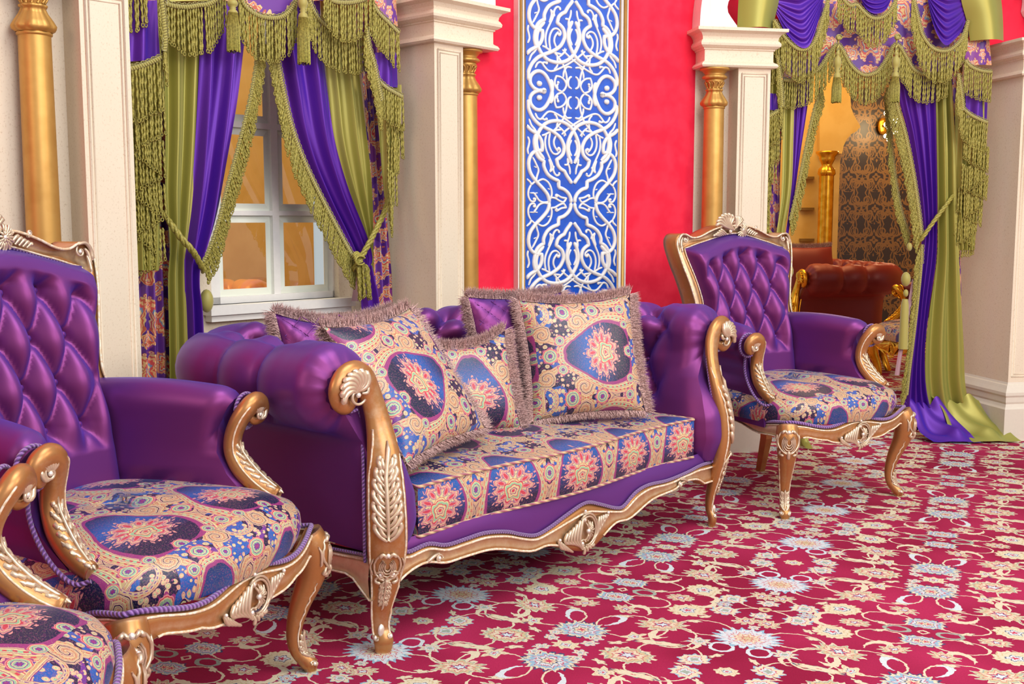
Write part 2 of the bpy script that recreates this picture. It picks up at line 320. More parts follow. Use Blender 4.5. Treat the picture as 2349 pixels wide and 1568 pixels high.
# ---------------------------------------------------------------- mesh helpers
class G:
    """collects quads, tubes and lathes; .o() links them as ONE mesh object"""
    def __init__(s): s.v, s.f, s.uv = [], [], []
    def grid(s, P, cu=False, cv=False, uv=None, flip=False):
        nu, nv = len(P), len(P[0]); b = len(s.v)
        for i in range(nu):
            for j in range(nv):
                s.v.append(tuple(P[i][j])); s.uv.append(uv[i][j] if uv else (0, 0))
        for i in range(nu if cu else nu-1):
            for j in range(nv if cv else nv-1):
                a, c, d, e = b+i*nv+j, b+((i+1) % nu)*nv+j, b+((i+1) % nu)*nv+(j+1) % nv, b+i*nv+(j+1) % nv
                s.f.append((a, e, d, c) if flip else (a, c, d, e))
        return s
    def poly(s, pts):
        b = len(s.v); s.v += [tuple(p) for p in pts]; s.uv += [(0, 0)]*len(pts); s.f.append(tuple(range(b, b+len(pts)))); return s
    def box(s, x0, x1, y0, y1, z0, z1):
        b = len(s.v); s.v += [(x, y, z) for z in (z0, z1) for y in (y0, y1) for x in (x0, x1)]; s.uv += [(0, 0)]*8
        s.f += [tuple(b+k for k in q) for q in ((0, 2, 3, 1), (4, 5, 7, 6), (0, 1, 5, 4), (2, 6, 7, 3), (0, 4, 6, 2), (1, 3, 7, 5))]; return s
    def prism(s, pts, d):
        """pts: flat outline (3-D points), d: thickness vector"""
        b = len(s.v); n = len(pts); d = V3(d)
        s.v += [tuple(p) for p in pts]+[tuple(V3(p)+d) for p in pts]; s.uv += [(0, 0)]*(2*n)
        s.f += [tuple(range(b, b+n)), tuple(range(b+2*n-1, b+n-1, -1))]
        s.f += [(b+i, b+n+i, b+n+(i+1) % n, b+(i+1) % n) for i in range(n)]; return s
    def tube(s, pts, r, n=8, flat=1., up=(0, 0, 1), cap=True, closed=False, twist=0):
        """tube along pts; r: radius or list; flat: squashes it across the direction 'up'"""
        pts = [V3(p) for p in pts]; m = len(pts); rows, uvs = [], []; L = 0; prev = None
        for i, p in enumerate(pts):
            a = pts[(i-1) % m if closed else max(i-1, 0)]; b_ = pts[(i+1) % m if closed else min(i+1, m-1)]
            t = (b_-a); t = t.normalized() if t.length > 1e-9 else V3((0, 0, 1))
            if up is None:
                e = prev-t*prev.dot(t) if prev else t.orthogonal()
            else:
                u_ = V3(up[i] if isinstance(up, list) else up); e = u_-t*u_.dot(t)
                if e.length < 1e-3: e = t.orthogonal()
            e.normalize(); prev = e; w = t.cross(e)
            rr = r[i] if isinstance(r, (list, tuple)) else r
            if i: L += (p-pts[i-1]).length
            rows.append([p+w*(cos(2*pi*k/n+twist*i)*rr)+e*(sin(2*pi*k/n+twist*i)*rr*flat) for k in range(n)])
            uvs.append([(L, k/n) for k in range(n)])
        b = len(s.v); s.grid(rows, closed, True, uvs, True)
        if cap and not closed:
            s.f.append(tuple(b+k for k in range(n-1, -1, -1))[::-1]); s.f.append(tuple(b+(m-1)*n+k for k in range(n-1, -1, -1)))
        return s
    def lathe(s, prof, cx=0, cy_=0, n=24, flute=0, famp=0.):
        rows = []
        for (r, z) in prof:
            rows.append([(cx+r*(1+famp_(famp, flute, k, n, z))*cos(2*pi*k/n), cy_+r*(1+famp_(famp, flute, k, n, z))*sin(2*pi*k/n), z) for k in range(n)])
        return s.grid(rows, False, True, None, True)
    def ball(s, c, r, n=8, sx=1, sy=1, sz=1):
        rows = []
        for i in range(n+1):
            a = -pi/2+pi*i/n; rows.append([(c[0]+sx*r*cos(a)*cos(2*pi*k/(2*n)), c[1]+sy*r*cos(a)*sin(2*pi*k/(2*n)), c[2]+sz*r*sin(a)) for k in range(2*n)])
        return s.grid(rows, False, True, None, True)
    def o(s, name, m, parent=None, smooth=True, kind=None, auto=None, loc=None):
        me = bpy.data.meshes.new(name); me.from_pydata(s.v, [], s.f); me.validate(clean_customdata=False)
        if any(u != (0, 0) for u in s.uv):
            ul = me.uv_layers.new(name='UVMap'); vi = [0]*len(me.loops); me.loops.foreach_get('vertex_index', vi)
            fl = [0.]*(2*len(vi))
            for i, k in enumerate(vi): fl[2*i], fl[2*i+1] = s.uv[k]
            ul.data.foreach_set('uv', fl)
        if smooth:
            me.polygons.foreach_set('use_smooth', [True]*len(me.polygons))
            if auto: me.set_sharp_from_angle(angle=R(auto))
        me.materials.append(M[m] if isinstance(m, str) else m)
        o = bpy.data.objects.new(name, me); col.objects.link(o)
        if parent: o.parent = parent
        if kind: o['kind'] = kind
        if loc: o.location = loc
        return o
def famp_(a, f, k, n, z):
    if not f: return 0
    if isinstance(a, tuple): a = a[0] if a[1] < z < a[2] else 0
    return a*abs(cos(f*pi*k/n))
def tag(o, label, cat, group=None):
    o['label'] = label; o['category'] = cat
    if group: o['group'] = group
    return o
def thing(name, label, cat, loc=(0, 0, 0), rz=0., group=None):
    o = bpy.data.objects.new(name, None); col.objects.link(o); o.location = loc; o.rotation_euler = (0, 0, rz)
    return tag(o, label, cat, group)
def struct(o): o['kind'] = 'structure'; return o
def dup(o, parent=None):
    c = o.copy(); col.objects.link(c); c.parent = parent
    for ch in [k for k in o.children]: dup(ch, c)
    return c
def lerp(a, b, t): return a+(b-a)*t
def cat_rom(pts, n=8, closed=False):
    """smooth curve through points (any dimension)"""
    P = [tuple(p) for p in pts]; m = len(P); out = []
    for i in range(m if closed else m-1):
        p0, p1, p2, p3 = (P[(i-1) % m], P[i], P[(i+1) % m], P[(i+2) % m]) if closed else (P[max(i-1, 0)], P[i], P[i+1], P[min(i+2, m-1)])
        for k in range(n):
            t = k/n; out.append(tuple(.5*(2*b+(c-a)*t+(2*a-5*b+4*c-d)*t*t+(3*b-a-3*c+d)*t**3) for a, b, c, d in zip(p0, p1, p2, p3)))
    if not closed: out.append(P[-1])
    return out
def interp(tab, x):
    """piecewise-linear table [(x, y), ...] with smooth steps"""
    if x <= tab[0][0]: return tab[0][1]
    for (a, u), (b, w) in zip(tab, tab[1:]):
        if x <= b:
            t = (x-a)/(b-a) if b > a else 0; return u+(w-u)*t
    return tab[-1][1]
def resample(pts, step=None, n=None):
    P = [V3(p) for p in pts]; L = [0]
    for a, b in zip(P, P[1:]): L.append(L[-1]+(b-a).length)
    n = n or max(2, int(round(L[-1]/step))+1); out = []; j = 0
    for i in range(n):
        d = L[-1]*i/(n-1)
        while j < len(L)-2 and L[j+1] < d: j += 1
        t = (d-L[j])/max(L[j+1]-L[j], 1e-9); out.append(P[j].lerp(P[j+1], min(1, max(0, t))))
    return out

# ---------------------------------------------------------------- wall segments: a polygonal room, each wall with its own frame
_cp, _sp = cos(PITCH), sin(PITCH)
class Seg:
    """vertical wall frame: local x runs along the wall, local y away from the room, z up"""
    def __init__(s, ox, oy, ang):
        a = R(ang); s.O = (ox, oy); s.d = (sin(a), cos(a)); s.w = (-cos(a), sin(a)); s.rz = pi/2-a
    def at(s, px, py, off=0.):                 # where a sight line of the photograph meets the plane y = off of this wall
        u = (px-1174.5)/F_PX; v = -(py-784)/F_PX; D = (u, _cp+v*_sp, -_sp+v*_cp)
        k = (s.O[0]*s.w[0]+s.O[1]*s.w[1]+off)/(D[0]*s.w[0]+D[1]*s.w[1])
        X, Y = D[0]*k-s.O[0], D[1]*k-s.O[1]
        return (X*s.d[0]+Y*s.d[1], off, CAM_H+D[2]*k)
    def world(s, x, y, z=0.):
        return (s.O[0]+s.d[0]*x+s.w[0]*y, s.O[1]+s.d[1]*x+s.w[1]*y, z)
    def place(s, o): o.location = (s.O[0], s.O[1], 0); o.rotation_euler = (0, 0, s.rz); return o
SA = Seg(-.315, 4.55, 43)        # window bay; x = 0 at the pier right of the window
SB = Seg(.873, 5.38, 61)         # red wall with the blue panel
SCc = Seg(1.233, 5.339, 79)      # doorway bay; x = 0 at the pier left of the doorway
SZ = Seg(-1.585, 3.17, 24)        # wall left of the first column
LA, LC, PW = 1.325, 1.347, .163  # clear widths of the two bays, pilaster width

# ---------------------------------------------------------------- structure
g = G(); g.box(-7, 7, -3, 13, -.05, 0); struct(g.o('floor', 'carpet', smooth=False))

def wall(seg, name, m, x0, x1, y, z0=0, z1=3.2, th=.08):
    g = G(); g.box(x0, x1, y, y+th, z0, z1); return seg.place(struct(g.o(name, m, smooth=False)))
wall(SB, 'wall_red', 'red', -1.32, .06, 0)
wall(SZ, 'wall_left', 'red', -2.2, .0, .0)
# wall around the window: below, above, left and right of the opening
wx0, _, wz0 = SA.at(486, 700, .36); wx1, _, wz1 = SA.at(778, 690, .36)
g = G(); g.box(-LA-.35, wx0, .36, .46, 0, 3.2); g.box(wx1, .02, .36, .46, 0, 3.2); g.box(wx0, wx1, .36, .46, 0, wz0); g.box(wx0, wx1, .36, .46, 2.35, 3.2)
SA.place(struct(g.o('wall_window_bay', 'stone', smooth=False)))
g = G(); g.box(-.6, -.0, .44, .52, 0, 3.2); g.box(LC, LC+.7, .44, .52, 0, 3.2)
SCc.place(struct(g.o('wall_doorway_bay', 'stone', smooth=False)))
wall(SCc, 'wall_doorway_header', 'red', -.5, LC+.6, .285, 1.99, 3.2, .15)
wall(SA, 'wall_window_header', 'red', -LA-.5, .5, .285, 2.06, 3.2, .07)

def moulding_run(g, x0, x1, y0, y1, prof):
    """a block course with a moulded profile [(out, z), ...] around a rectangle x0..x1, y0..y1"""
    rows = []
    for o, z in prof:
        rows.append([(x0-o, y0-o, z), (x1+o, y0-o, z), (x1+o, y1, z), (x0-o, y1, z)])
    g.grid(rows, False, True); g.poly(rows[0]); g.poly(rows[-1][::-1])
CAPITAL = [(.0, 1.845), (.022, 1.847), (.028, 1.855), (.022, 1.866), (.012, 1.872), (.008, 1.876), (.008, 1.925), (.014, 1.928), (.014, 1.933), (.022, 1.936), (.034, 1.945), (.036, 1.955), (.030, 1.966),
           (.024, 1.972), (.026, 1.985), (.036, 2.0), (.055, 2.008), (.060, 2.010), (.060, 2.024), (.02, 2.026)]
BASE = [(.034, 0), (.034, .165), (.026, .175), (.020, .19), (.024, .20), (.024, .225), (.030, .235), (.030, .25), (.018, .27), (.010, .285), (.004, .29), (.0, .30)]
def pier(seg, x, side, name, label_col, lift=0., col=(.075, .055), back=.30, y1=.44):
    """side = +1: pilaster starts at x and the gilt column stands to its right; -1: mirrored"""
    g = G(); xa, xb = sorted((x, x+side*PW)); xe = x+side*(PW+back)
    lo, hi = sorted((x+side*.004, xe))
    g.box(xa, xb, 0, y1, 0, 1.86); g.box(lo, hi, .112, y1, 0, 1.86); 
    o = seg.place(struct(g.o(name, 'stone', smooth=False)))
    # raised panel moulding on the pilaster front
    g = G(); fx0, fx1, z0, z1 = xa+.018, xb-.018, .33, 1.822
    for i_, (ins, dy) in enumerate(((0, .0), (.013, .0))):
        a0, a1, b0, b1 = fx0+ins, fx1-ins, z0+ins, z1-ins; r = .0045 if i_ == 0 else .003
        for p, q in (((a0, b0), (a1, b0)), ((a1, b0), (a1, b1)), ((a1, b1), (a0, b1)), ((a0, b1), (a0, b0))):
            g.tube([(p[0], -dy, p[1]), (q[0], -dy, q[1])], r, 6, 1, (0, 1, 0))
    # small edge returns and the moulded frame bars
    m_ = g.o('panel_moulding', 'stone', o)
    g = G(); cx0, cx1 = sorted((x, x+side*(PW+.165))); moulding_run(g, cx0, cx1, 0, y1, [(a, z+lift) for a, z in CAPITAL]); g.o('pier_capital', 'stone', o, smooth=False)
    g = G(); moulding_run(g, xa, xb, 0, y1, BASE); moulding_run(g, *sorted((x+side*PW, xe)), .112, y1, BASE); g.o('pier_base', 'skirting', o, smooth=False)
    # gilt column standing in the corner
    cx = x+side*(PW+col[0]); cyy = col[1]; w = seg.world(cx, cyy)
    t = thing('gilt_column', label_col, 'column', (w[0], w[1], 0), seg.rz, 'gilt columns beside the marble piers')
    L = lift
    g = G(); g.lathe([(.0, 0), (.075, 0), (.075, .16), (.068, .18), (.060, .20), (.064, .215), (.064, .235), (.055, .25), (.050, .27)], 0, 0, 28); g.o('column_base', 'gold', t, auto=40)
    g = G(); g.lathe([(.050, .26), (.051, .6), (.050, 1.2), (.0475, 1.655+L), (.046, 1.66+L)], 0, 0, 28); g.o('shaft', 'gold', t)
    g = G(); g.lathe([(.047, 1.655+L), (.052, 1.658+L), (.052, 1.664+L), (.048, 1.668+L)], 0, 0, 28)
    g.lathe([(.046, 1.666+L), (.056, 1.674+L), (.058, 1.684+L), (.050, 1.700+L), (.037, 1.722+L), (.031, 1.738+L), (.036, 1.740+L), (.037, 1.746+L), (.031, 1.750+L)], 0, 0, 48, 9, .16)
    g.o('lotus_collar', 'gold', t)
    g = G(); g.lathe([(.030, 1.748+L), (.034, 1.760+L), (.042, 1.780+L), (.046, 1.788+L), (.040, 1.792+L)], 0, 0, 28)
    for k in range(12):
        a = 2*pi*k/12; pts = [(r*cos(a+b), r*sin(a+b), z+L) for r, b, z in ((.033, 0, 1.752), (.039, .10, 1.762), (.043, .14, 1.772), (.046, .05, 1.780), (.044, -.08, 1.778), (.041, -.1, 1.770))]
        g.tube(pts, [.004, .0035, .003, .003, .0025, .0015], 5, 1, None)
    g.o('carved_bell', 'gold', t)
    g = G(); g.lathe([(.040, 1.790+L), (.052, 1.796+L), (.056, 1.804+L), (.050, 1.812+L), (.044, 1.815+L), (.050, 1.822+L), (.060, 1.833+L), (.070, 1.836+L), (.070, 1.845+L), (.0, 1.845+L)], 0, 0, 48, 16, (.09, 1.79+L, 1.812+L))
    g.o('capital_rim', 'gold', t)
    return o
pier(SA, -LA, -1, 'column_pier_left', 'thick gilt column left of the window behind the nearer armchair back', .03, (.115, .06), .50)
pier(SA, 0, 1, 'column_pier_window_right', 'gilt column half hidden behind the pier right of the window', 0., (.072, .055), .13, .40)
pier(SCc, 0, -1, 'column_pier_doorway_left', 'gilt column beside the red wall and left of the doorway curtain', 0., (.107, .03), .20)
pier(SCc, LC, 1, 'column_pier_doorway_right', 'gilt column beyond the right pier of the doorway', 0., (.107, .03), .25)

# scalloped white arches over the two bays
def arch(seg, L, name, zb, lip=.03):
    inner = cat_rom([(-.16, zb), (-.158, zb+.015), (-.185, zb+.05), (-.212, zb+.09), (-.205, zb+.14), (-.165, zb+.18)], 4)+cat_rom([(-.165, zb+.18), (-.17, zb+.26), (-.13, zb+.34), (-.04, zb+.40)], 4)+cat_rom([(-.04, zb+.40), (.0, zb+.52), (.2, zb+.66), (L/2, zb+.82)], 5)
    full = inner+[(L-x, z) for x, z in inner[-2::-1]]
    outer = cat_rom([(-.36, zb), (-.352, zb+.12), (-.315, zb+.30), (-.22, zb+.52), (.02, zb+.84), (L/2, zb+1.06)], 5); outer = outer+[(L-x, z) for x, z in outer[-2::-1]]
    n = 110
    A = resample([(x, 0, z) for x, z in full], n=n); Bo = resample([(x, 0, z) for x, z in outer], n=n)
    g = G(); rows = []
    for a, b in zip(A, Bo):
        m1 = a.lerp(b, .62); m2 = a.lerp(b, .70)
        rows.append([(a.x, .28, a.z), (a.x, .03, a.z), (m1.x, .03, m1.z), (m2.x, .012, m2.z), (lerp(a.x, b.x, .88), .012, lerp(a.z, b.z, .88)), (lerp(a.x, b.x, .92), .0, lerp(a.z, b.z, .92)), (b.x, .0, b.z), (b.x, .28, b.z)])
    g.grid(rows); g.grid([[r[-1], r[0]] for r in rows])
    return seg.place(struct(g.o(name, 'white', smooth=False)))
arch(SCc, LC, 'trim_doorway_arch', 2.024)
arch(SA.__class__(SA.world(-LA, 0)[0], SA.world(-LA, 0)[1], 43), LA, 'trim_window_arch', 2.024)

# ---------------------------------------------------------------- window behind the first curtain
WO = .41
win = struct(bpy.data.objects.new('window_1', None)); col.objects.link(win); SA.place(win)
xL, _, zB = SA.at(499, 681, WO); xM1, _, _ = SA.at(623, 560, WO); xM2, _, _ = SA.at(638, 560, WO); xR, _, zBR = SA.at(757, 676, WO)
z1t = SA.at(560, 494, WO)[2]; z2b = SA.at(560, 483, WO)[2]; z2t = SA.at(600, 296, WO)[2]; z3b = SA.at(600, 283, WO)[2]; ZT = 2.26
rowsz = [(zB, z1t), (z2b, z2t), (z3b, ZT)]; colsx = [(xL, xM1), (xM2, xR)]
g = G(); g.box(wx0, xL, WO-.02, WO+.04, wz0, 2.35); g.box(xR, wx1, WO-.02, WO+.04, wz0, 2.35); g.box(wx0, wx1, WO-.02, WO+.04, ZT, 2.35); g.box(wx0, wx1, WO-.02, WO+.04, wz0, zB)
g.o('window_frame', 'white', win, smooth=False)
g = G(); g.box(wx0-.04, wx1+.04, .30, .45, wz0-.035, wz0); g.box(wx0-.03, wx1+.03, .315, .36, wz0-.06, wz0-.035); g.o('window_sill', 'white', win, smooth=False)
g = G(); g.box(xM1, xM2, WO-.012, WO+.03, zB, ZT); g.o('mullion', 'white', win, smooth=False)
for (za, zb_) in ((z1t, z2b), (z2t, z3b)):
    for (a, b) in colsx:
        g = G(); g.box(a, b, WO-.010, WO+.028, za, zb_); g.o('muntin', 'white', win, smooth=False)
for (a, b) in colsx:
    for (z0, z1) in rowsz:
        w_ = .028; g = G(); g.poly([(a+w_, WO, z0+w_), (b-w_, WO, z0+w_), (b-w_, WO, z1-w_), (a+w_, WO, z1-w_)]); pn = g.o('glass_pane', 'glass', win, smooth=False)
        g = G(); rows = [[(a, WO+.008, z0), (b, WO+.008, z0), (b, WO+.008, z1), (a, WO+.008, z1)], [(a+w_, WO, z0+w_), (b-w_, WO, z0+w_), (b-w_, WO, z1-w_), (a+w_, WO, z1-w_)]]
        g.grid(rows, False, True); g.o('bevelled_edge', 'bevel', pn, smooth=False)

# ---------------------------------------------------------------- blue arabesque panel on the red wall
PO = -.05
pa = struct(bpy.data.objects.new('wall_blue_panel', None)); col.objects.link(pa); SB.place(pa)
bx0 = SB.at(1208, 400, PO)[0]; bx1 = SB.at(1417, 400, PO)[0]; ex0 = SB.at(1191, 400, PO)[0]; ex1 = SB.at(1440, 400, PO)[0]
g = G(); g.box(ex0, ex1, PO+.012, .0, .25, 3.0); g.o('panel_body', 'white', pa, smooth=False)
g = G(); g.box(bx0-.003, bx1+.003, PO+.004, PO+.014, .27, 2.98); g.o('blue_ground', 'blue', pa, smooth=False)
for s_, xa, xb in ((1, ex0, bx0), (-1, ex1, bx1)):
    w_ = xb-xa
    for f0, f1, dy, mm, nm in ((0., .16, .0, 'white', 'outer_bead'), (.18, .48, .006, 'gold', 'gilt_bead'), (.50, .78, .010, 'white', 'white_bead'), (.80, .97, .002, 'gold', 'thin_gilt_bead')):
        g = G(); x = xa+w_*(f0+f1)/2; r = abs(w_)*(f1-f0)/2
        g.tube([(x, PO+.010, .27), (x, PO+.010, 2.98)], r, 10, 1.3, (0, 1, 0)); g.o(nm, mm, pa)
uc = (bx0+bx1)/2
zr = SB.at(1160+745/4.9, 180+160/4.9, PO)[2]; zj = SB.at(1160+745/4.9, 180+1398/4.9, PO)[2]; zh = zr-zj
THICK = [
 [(505, 10), (524, 60), (524, 130), (505, 215), (455, 310), (395, 352), (335, 340), (285, 285), (278, 215), (310, 165), (360, 140), (430, 130)],
 [(262, 235), (255, 290), (262, 345), (300, 430), (365, 505), (440, 550), (530, 595), (610, 660), (650, 735), (658, 790), (645, 850), (610, 890), (575, 912), '|', (575, 912), (590, 975), (622, 1015), (662, 1040), '|', (662, 1040), (690, 1095), (725, 1145), (745, 1180)],
 [(235, 520), (280, 575), (355, 625), (395, 680), (412, 740), (412, 808), '|', (412, 808), (345, 815), (295, 850), (265, 915), (262, 990), (285, 1070), (345, 1155), (420, 1235), (475, 1310), (498, 1398)],
 [(745, 955), (712, 880), (698, 800), (705, 715), (745, 620), (800, 545), (870, 505), (950, 495), (1040, 520), (1105, 580), (1150, 670), (1160, 760), (1135, 850), (1075, 925)],
 [(350, 600), (325, 690), (330, 770), (350, 850), (385, 900), (432, 930), '|', (432, 930), (432, 990), (470, 1070), (530, 1120), (598, 1150), '|', (598, 1150), (598, 1215), '|', (598, 1225), (655, 1245), (705, 1290), (732, 1345), (736, 1398)],
]
THIN = [
 [(640, 158), (590, 175), (558, 220), (556, 275), (572, 325), '|', (572, 325), (620, 320), (662, 290), (684, 240), (668, 190), (640, 158)],
 [(590, 190), (580, 215), (595, 250)],
 [(745, 205), (712, 225), (705, 280), (722, 325), (745, 340)],
 [(650, 320), (655, 380), (690, 440), (745, 440)], [(684, 240), (690, 300), (675, 380), (640, 470), (570, 560), (530, 600)],
 [(335, 385), (360, 440), (400, 455), (440, 410), (480, 375), (530, 375), (600, 410), (680, 460), (760, 520), (830, 580), (890, 640)],
 [(545, 390), (575, 430), (585, 480), (575, 560)], [(410, 640), (450, 628), (510, 595), (570, 580), (630, 575)], [(400, 445), (440, 460), (460, 455)],
 [(265, 450), (290, 520), (330, 570), (350, 610)],
 [(505, 600), (490, 690), (497, 770), (530, 835), (575, 850), (612, 820), (612, 790), (592, 782)], [(570, 640), (545, 700), (552, 760), (590, 820)],
 [(462, 625), (447, 700), (455, 790), (490, 880), (528, 970), (545, 1050), (575, 1088), (603, 1080), (605, 1062)],
 [(487, 905), (505, 960), (512, 1010), (502, 1045), '|', (502, 1045), (535, 1015), (545, 980)],
 [(250, 650), (268, 700), (262, 750), (250, 800), (258, 850)],
 [(305, 880), (345, 960), (372, 1030), (355, 1100), (345, 1150)], [(320, 985), (350, 1000)],
 [(365, 1155), (420, 1132), (475, 1160), (510, 1220), (522, 1290), (512, 1350)], [(475, 1235), (500, 1245)],
 [(515, 1338), (560, 1345), (610, 1375), (655, 1388), (685, 1345), '|', (685, 1345), (630, 1335), (575, 1305), (565, 1330)],
 [(240, 1125), (280, 1165), (292, 1190), (330, 1160), (355, 1145)], [(292, 1190), (262, 1250), (258, 1320), (285, 1375), (325, 1380), (335, 1350), (310, 1352)],
 [(275, 1285), (320, 1285), '|', (320, 1285), (345, 1320), (380, 1370), (430, 1392), (490, 1385)], [(320, 1290), (362, 1285)],
 [(745, 690), (722, 740), (716, 790), (728, 840), (745, 870)], [(700, 890), (703, 950), (722, 1010), (728, 1075)], [(662, 968), (695, 968), (712, 930)],
 [(600, 540), (650, 590), (680, 640)], [(655, 620), (665, 650)],
]
def stroke(pts, w, g, trans):
    parts, cur = [], []
    for p in pts:
        if p == '|': parts.append(cur); cur = []
        else: cur.append(p)
    parts.append(cur); allp = []
    for q in parts:
        c_ = cat_rom(q, 5) if len(q) > 2 else q
        if allp: c_ = c_[1:]
        allp += c_
    P = []
    for x, y in allp:
        u, _, z = SB.at(1160+x/4.9, 180+y/4.9, PO); P.append((u-uc, z))
    fx, fz = trans; Q = [(uc+fx*u, PO+.004, fz(z)) for u, z in P]
    m = len(Q); taper = [w*min(1, .55+.45*min(i, m-1-i)/2.) for i in range(m)]
    g.tube(Q, taper, 8, 1.15, (0, 1, 0))
    return
def inside(g):
    # keep the strokes within the blue field
    for i, v in enumerate(g.v):
        x = min(max(v[0], bx0+.001), bx1-.001); g.v[i] = (x, v[1], v[2])
for k in range(-1, 5):
    for flip in (0, 1):
        zc = zj-2*zh*1+2*zh*k
        g = G()
        def fz(z, flip=flip, zc=zc):
            d = (z-zj); return zc+(d if not flip else -d)
        if zc > 3.0 or zc < .2: continue
        for sx in (1, -1):
            for st in THICK: stroke(st, .0091, g, (sx, fz))
            for st in THIN: stroke(st, .0051, g, (sx, fz))
            for (bx, by, br) in ((375, 55, .012), (430, 140, .014), (385, 215, .0115), (590, 255, .007), (460, 455, .007), (598, 788, .0085), (320, 1352, .0065), (604, 1066, .006), (575, 1322, .007)):
                u, _, z = SB.at(1160+bx/4.9, 180+by/4.9, PO); g.ball((uc+sx*(u-uc), PO+.002, fz(z)), br, 5, 1, .9, 1)
        inside(g); g.v = [(v[0], v[1], min(max(v[2], .275), 2.97)) for v in g.v]
        g.o('arabesque_relief', 'relief', pa)

# ---------------------------------------------------------------- carving helpers: F(u, v, h) maps ornament coordinates onto a surface
def curl(g, F, cu, cv, rad, a0, turns, r, h=.002, n=18, inner=.12):
    pts, rr = [], []
    for i in range(n+1):
        t = i/n; a = a0+2*pi*turns*t; q = rad*lerp(1, inner, t**.8)
        pts.append(F(cu+q*cos(a), cv+q*sin(a), h)); rr.append(r*lerp(.8, 1.25, t))
    g.tube(pts, rr, 6, 1, None); g.ball(pts[-1], r*1.7, 4)
def comma(g, F, pts, r, h=.002, n=4):
    c_ = cat_rom(pts, n); m = len(c_); r *= 1.18
    g.tube([F(u, v, h+.5*r*sin(pi*i/(m-1))) for i, (u, v) in enumerate(c_)], [r*(.35+.9*sin(pi*min(.5, .12+.55*i/(m-1)))) if i < m-1 else r*.3 for i in range(m)], 6, 1, None)
def acanthus(g, F, u0, v0, length, width, n=5, r=.004, rib=True, up=1, h=.002):
    """leaf growing along v from (u0, v0)"""
    if rib: comma(g, F, [(u0, v0), (u0, v0+up*length*.5), (u0, v0+up*length)], r*.9, h+.003)
    for k in range(n):
        t = k/n; v = v0+up*length*(.02+.78*t); w = width*(.55+.6*sin(pi*(.25+.6*t)))*(1-.35*t); s_ = length/n*up
        for sd in (1, -1):
            comma(g, F, [(u0+sd*.1*w, v-.2*s_), (u0+sd*.55*w, v+.15*s_), (u0+sd*.95*w, v+.75*s_), (u0+sd*.80*w, v+1.15*s_)], r, h)
            comma(g, F, [(u0+sd*.1*w, v+.1*s_), (u0+sd*.45*w, v+.45*s_), (u0+sd*.62*w, v+1.0*s_)], r*.8, h+.001)
def shell(g, F, cu, cv, rad, a0, a1, n=11, r=.003, h=.003):
    for k in range(n):
        a = lerp(a0, a1, k/(n-1)); q = rad*(.9+.1*(k % 2))
        g.tube([F(cu+q*t*cos(a), cv+q*t*sin(a), h+.006*sin(pi*t)) for t in (.15, .45, .75, 1.)], [r*.5, r*.8, r*1.15, r*.9], 6, 1, None)
    g.ball(F(cu, cv, h+.003), r*2.2, 4)
def rocaille(g, F, s=1., flip=1):
    """the asymmetrical shell and C-scroll cartouche of the rails; about 0.16 wide"""
    f = flip
    def Fx(u, v, h): return F(f*u*s, v*s, h*s)
    shell(g, Fx, .016, -.004, .026, -1.9, 1.9, 11, .0028); 
    for q in (.036, .043): 
        pts = [(.016+q*cos(a)*.9, -.004+q*sin(a)) for a in [lerp(-1.9, 2.3, i/14) for i in range(15)]]; g.tube([Fx(u, v, .004) for u, v in pts], .0028*s, 6, 1, None)
    curl(g, Fx, -.004, -.034, .013, .3, 1.2, .003*s, .003); curl(g, Fx, .004, .026, .012, 3.4, -1.1, .003*s, .003)
    for k in range(6):
        u = -.014-.011*k; t = k/5
        comma(g, Fx, [(-.002-.004*k, -.048+.004*k), (u-.002, -.022+.006*t), (u+.004, .012-.010*t), (u+.014, .034-.034*t)], .0034*s)
    for k in range(5):
        u = .056+.009*k
        comma(g, Fx, [(.030+.008*k, -.040+.008*k), (u, -.018+.008*k), (u+.004, .010+.002*k), (u+.010, .022)], .003*s)
    for k in range(4):
        comma(g, Fx, [(-.040-.010*k, -.046+.005*k), (-.058-.010*k, -.036+.004*k), (-.078-.006*k, -.020+.006*k)], .003*s)
        comma(g, Fx, [(.0+.008*k, -.040), (.004+.010*k, -.052+.002*k), (.002+.014*k, -.062+.006*k)], .003*s)
    for u, v, r_ in ((.016, -.004, .006), (-.094, -.004, .004), (.098, .026, .004), (.004, .048, .004)): g.ball(Fx(u, v, .006), r_*s, 4)
def cart(g, F, s=1.):
    """symmetrical knee cartouche: nested drops between two C-scrolls"""
    for k in range(4):
        q = .010+.006*k
        g.tube([F(s*q*.85*sin(a), s*(-.002*k-q*1.2*cos(a)), .004-.0006*k) for a in [lerp(-2.5, 2.5, i/10) for i in range(11)]], .0026*s, 6, 1, None)
    for sd in (1, -1):
        g.tube([F(sd*s*u, s*v, .003) for u, v in cat_rom([(.006, .036), (.024, .034), (.036, .012), (.034, -.014), (.020, -.034), (.006, -.042)], 4)], .0034*s, 6, 1, None)
        comma(g, F, [(sd*s*.004, s*.030), (sd*s*.014, s*.040), (sd*s*.024, s*.030)], .0040*s, .004)
        comma(g, F, [(sd*s*.026, -s*.030), (sd*s*.030, -s*.044), (sd*s*.016, -s*.050)], .0036*s)
        comma(g, F, [(sd*s*.040, s*.024), (sd*s*.047, s*.0), (sd*s*.038, -s*.026)], .0026*s)
    g.ball(F(0, s*.036, .004), .007*s, 4); comma(g, F, [(0, -s*.030), (0, -s*.045), (0, -s*.062)], .0045*s)

def tuft(a, b, p=.42):
    u, v = sqrt(sin(pi*a)**2+.012), sqrt(sin(pi*b)**2+.012); d = max(0, 1-(sin(pi*a)**2+sin(pi*b)**2)*3.2)
    return (u*v)**.5*1.0-.22*d*d

